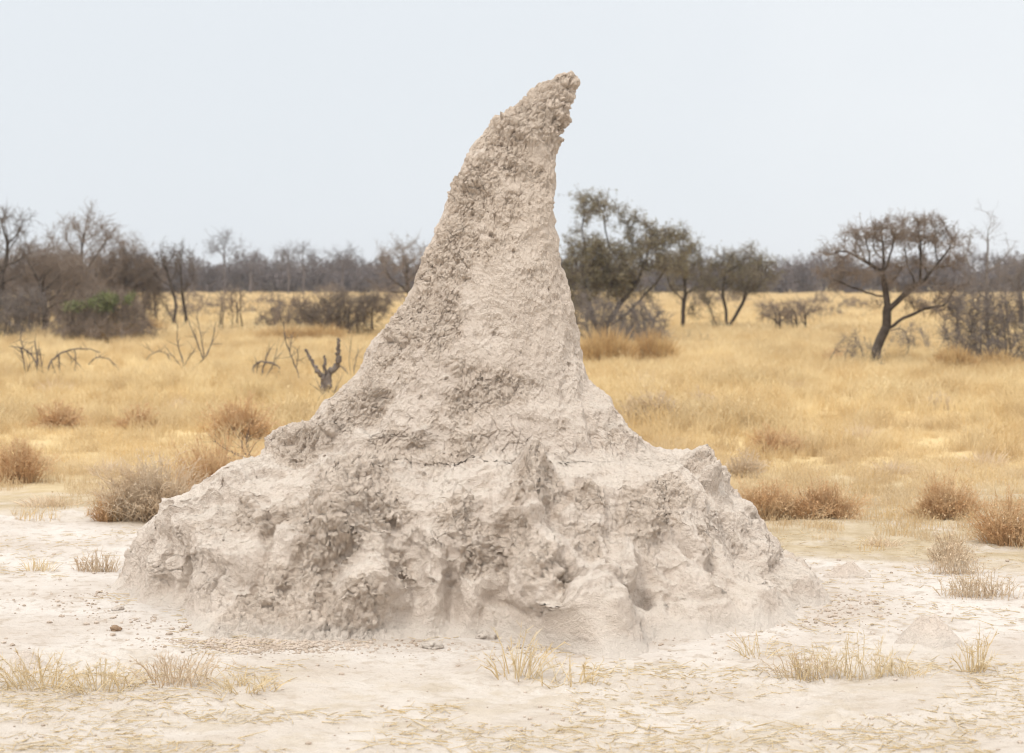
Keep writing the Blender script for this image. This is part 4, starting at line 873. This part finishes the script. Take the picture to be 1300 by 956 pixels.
# ------------------------------------------------------------------ grass
def grass():
    # clump shapes, kept in a collection that is only used through the instancer
    lib = bpy.data.collections.new('grass_shapes')
    def clump(nm, w, h, n, bw):
        an = rng.random(n) * 2 * math.pi; r = np.sqrt(rng.random(n)) * w * .5
        P0 = np.stack([np.cos(an) * r, np.sin(an) * r, np.full(n, -.02)], 1)
        le = rng.normal(size=(n, 2)) * .30 + np.array([.12, 0]); hh = h * (.45 + .65 * rng.random(n))
        P2 = P0 + np.stack([le[:, 0] * hh, le[:, 1] * hh, hh], 1); P1 = P0 + np.stack([le[:, 0] * hh * .3, le[:, 1] * hh * .3, hh * .58], 1)
        geo = Geo(); V, Q, Tt = blades(P0, P1, P2, bw * (.6 + .8 * rng.random(n)))
        geo.V.append(V); geo.F += [Q, Tt]; geo.M += [np.zeros(len(Q)), np.zeros(len(Tt))]; geo.n += len(V)
        i = rng.integers(0, n, n // 2); t = rng.random(len(i))[:, None] * .35
        geo.add(*quads(P2[i] * (1 - t) + P1[i] * t + rng.normal(size=(len(i), 3)) * .008, np.full(len(i), bw * 3)))
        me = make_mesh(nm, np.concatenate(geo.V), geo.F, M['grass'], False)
        ob = bpy.data.objects.new(nm, me); lib.objects.link(ob)
    for i in range(3): clump('grass_short', .30, .13, 46, .0045)
    for i in range(3): clump('grass_tall', .34, .36, 80, .007)
    for i in range(2): clump('grass_wide', 1.0, .42, 130, .016)
    def gn(name, which, pts, scl, label):
        me = bpy.data.meshes.new(name); me.vertices.add(len(pts)); me.vertices.foreach_set('co', np.asarray(pts, f32).ravel())
        for k, v in (('scl', scl), ('rot', rng.random(len(pts)) * 6.283)):
            a = me.attributes.new(k, 'FLOAT', 'POINT'); a.data.foreach_set('value', np.asarray(v, f32))
        a = me.attributes.new('pick', 'INT', 'POINT'); a.data.foreach_set('value', rng.integers(0, len(which), len(pts)).astype(np.int32))
        me.materials.append(M['grass']); me.update()
        o = bpy.data.objects.new(name, me); COL.objects.link(o)
        sub = bpy.data.collections.new(name + '_shapes')
        for ob in which: sub.objects.link(ob)
        ng = bpy.data.node_groups.new(name, 'GeometryNodeTree')
        ng.interface.new_socket('Geometry', in_out='INPUT', socket_type='NodeSocketGeometry'); ng.interface.new_socket('Geometry', in_out='OUTPUT', socket_type='NodeSocketGeometry')
        nd, lk = ng.nodes, ng.links
        gi, go = nd.new('NodeGroupInput'), nd.new('NodeGroupOutput')
        ci = nd.new('GeometryNodeCollectionInfo'); ci.inputs['Collection'].default_value = sub; ci.inputs['Separate Children'].default_value = True; ci.inputs['Reset Children'].default_value = True
        ip = nd.new('GeometryNodeInstanceOnPoints'); ip.inputs['Pick Instance'].default_value = True
        def attr(nm, dt='FLOAT'):
            n = nd.new('GeometryNodeInputNamedAttribute'); n.data_type = dt; n.inputs['Name'].default_value = nm; return n.outputs['Attribute']
        cv = nd.new('ShaderNodeCombineXYZ'); lk.new(attr('rot'), cv.inputs['Z'])
        lk.new(gi.outputs[0], ip.inputs['Points']); lk.new(ci.outputs[0], ip.inputs['Instance']); lk.new(attr('pick', 'INT'), ip.inputs['Instance Index'])
        lk.new(cv.outputs[0], ip.inputs['Rotation']); lk.new(attr('scl'), ip.inputs['Scale']); lk.new(ip.outputs[0], go.inputs[0])
        md = o.modifiers.new('instances', 'NODES'); md.node_group = ng
        tag(o, label, 'grass', kind='stuff')
    obs = list(lib.objects)
    short = [o for o in obs if o.name.startswith('grass_short')]; tall = [o for o in obs if o.name.startswith('grass_tall')]; wide = [o for o in obs if o.name.startswith('grass_wide')]
    def field(y0, y1, dens, half=.34):
        n = int(dens * half * (y1 * y1 - y0 * y0)); y = np.sqrt(y0 * y0 + rng.random(n) * (y1 * y1 - y0 * y0)); x = (rng.random(n) * 2 - 1) * half * y
        return np.stack([x, y, np.zeros(n)], 1)
    def off_mound(p, m=0.): return ((p[:, 0] + .27) / (2.5 + m)) ** 2 + ((p[:, 1] - 13.7) / (1.6 + m)) ** 2 > 1
    # short grass near the pan
    p = field(14, 31, 34); e = p[:, 1] + .42 * p[:, 0] + fbm(p * .55 + 2, 4) * 2.2 - 16.8
    d = sstep(-.6, 4.5, e) * (.45 + .75 * (fbm(p * .9 + 40, 3) + .35)); p = p[(rng.random(len(p)) < d) & off_mound(p, .1)]
    p[:, 2] = gh(p[:, 0], p[:, 1]); gn('short_grass', short, p, .6 + .8 * rng.random(len(p)), 'short tan grass at the edge of the white soil')
    # tall golden grass
    p = field(21, 80, 15); e = p[:, 1] + fbm(p * .3 + 12, 4) * 5
    d = sstep(23, 31, e) * np.clip(.66 + 1.0 * fbm(p * .6 + 70, 4), .4, 2); p = p[rng.random(len(p)) < d]
    p[:, 2] = gh(p[:, 0], p[:, 1]); hs = .5 + .7 * rng.random(len(p)) ** 2 + .9 * np.clip(fbm(p * .9 + 5, 3), -.1, 1) + .25 * fbm(p * .2 + 5, 3)
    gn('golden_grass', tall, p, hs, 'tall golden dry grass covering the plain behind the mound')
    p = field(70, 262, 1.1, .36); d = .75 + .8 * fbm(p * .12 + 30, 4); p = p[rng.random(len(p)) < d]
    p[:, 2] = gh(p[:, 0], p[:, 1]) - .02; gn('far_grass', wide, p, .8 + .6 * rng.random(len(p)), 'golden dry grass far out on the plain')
grass()
print('grass', round(time.time() - T0, 1))

# ------------------------------------------------------------------ air
def haze():
    import bmesh
    bm = bmesh.new(); bmesh.ops.create_cube(bm, size=1); me = bpy.data.meshes.new('haze'); bm.to_mesh(me); bm.free()
    o = bpy.data.objects.new('haze', me); COL.objects.link(o); o.scale = (9400, 9400, 13); o.location = (0, 0, 5.4); tag(o, kind='stuff')
    m = bpy.data.materials.new('air'); m.use_nodes = True; nt = m.node_tree; nt.nodes.remove(nt.nodes['Principled BSDF'])
    v = nt.nodes.new('ShaderNodeVolumePrincipled'); v.inputs['Color'].default_value = (.93, .94, .97, 1); v.inputs['Density'].default_value = .0004
    nt.links.new(v.outputs[0], nt.nodes['Material Output'].inputs['Volume']); me.materials.append(m)
haze()

# ------------------------------------------------------------------ light
SUN_EL, SUN_AZ = 52, 210            # degrees; azimuth clockwise from +Y: behind the camera, to the left
w = bpy.data.worlds.new('World'); S.world = w; w.use_nodes = True; nt = w.node_tree
bg = nt.nodes['Background']; bg.inputs['Strength'].default_value = .1
sky = nt.nodes.new('ShaderNodeTexSky'); sky.sky_type = 'NISHITA'; sky.sun_disc = False
sky.sun_elevation = math.radians(SUN_EL); sky.sun_rotation = math.radians(SUN_AZ); sky.dust_density = 3.0; sky.air_density = 1.0
tc = nt.nodes.new('ShaderNodeTexCoord'); sp = nt.nodes.new('ShaderNodeSeparateXYZ'); nt.links.new(tc.outputs['Generated'], sp.inputs[0])
clo = mixc(nt, ramp(nt, sp.outputs[2], .10, .9), (7.3, 7.7, 8.1), (15.5, 15.4, 15.2))
cl_n = mathn(nt, 'ADD', noise(nt, tc.outputs['Generated'], 2.2, 4), mathn(nt, 'MULTIPLY', sp.outputs[0], .7))     # thinner cloud to the right
clo = mixc(nt, ramp(nt, cl_n, .3, .75), clo, mixc(nt, 1.0, clo, (1.10, 1.08, 1.06), 'MULTIPLY'))
nt.links.new(mixc(nt, .96, sky.outputs[0], clo), bg.inputs['Color'])
sun = bpy.data.lights.new('sun', 'SUN'); sun.energy = 1.5; sun.angle = math.radians(11); sun.color = (1, .95, .88)
so = bpy.data.objects.new('sun', sun); COL.objects.link(so)
el, az = math.radians(SUN_EL), math.radians(SUN_AZ)
sd = np.array([math.sin(az) * math.cos(el), math.cos(az) * math.cos(el), math.sin(el)])
from mathutils import Vector
so.rotation_euler = Vector(sd.tolist()).to_track_quat('Z', 'Y').to_euler(); so.location = (sd * 30).tolist()
S.view_settings.view_transform = 'Standard'; S.view_settings.look = 'None'; S.view_settings.exposure = .17; S.view_settings.gamma = 1
S.cycles.max_bounces = 6; S.cycles.diffuse_bounces = 3; S.cycles.use_denoising = True
S.cycles.filter_width = 1.1
print('done', round(time.time() - T0, 1))
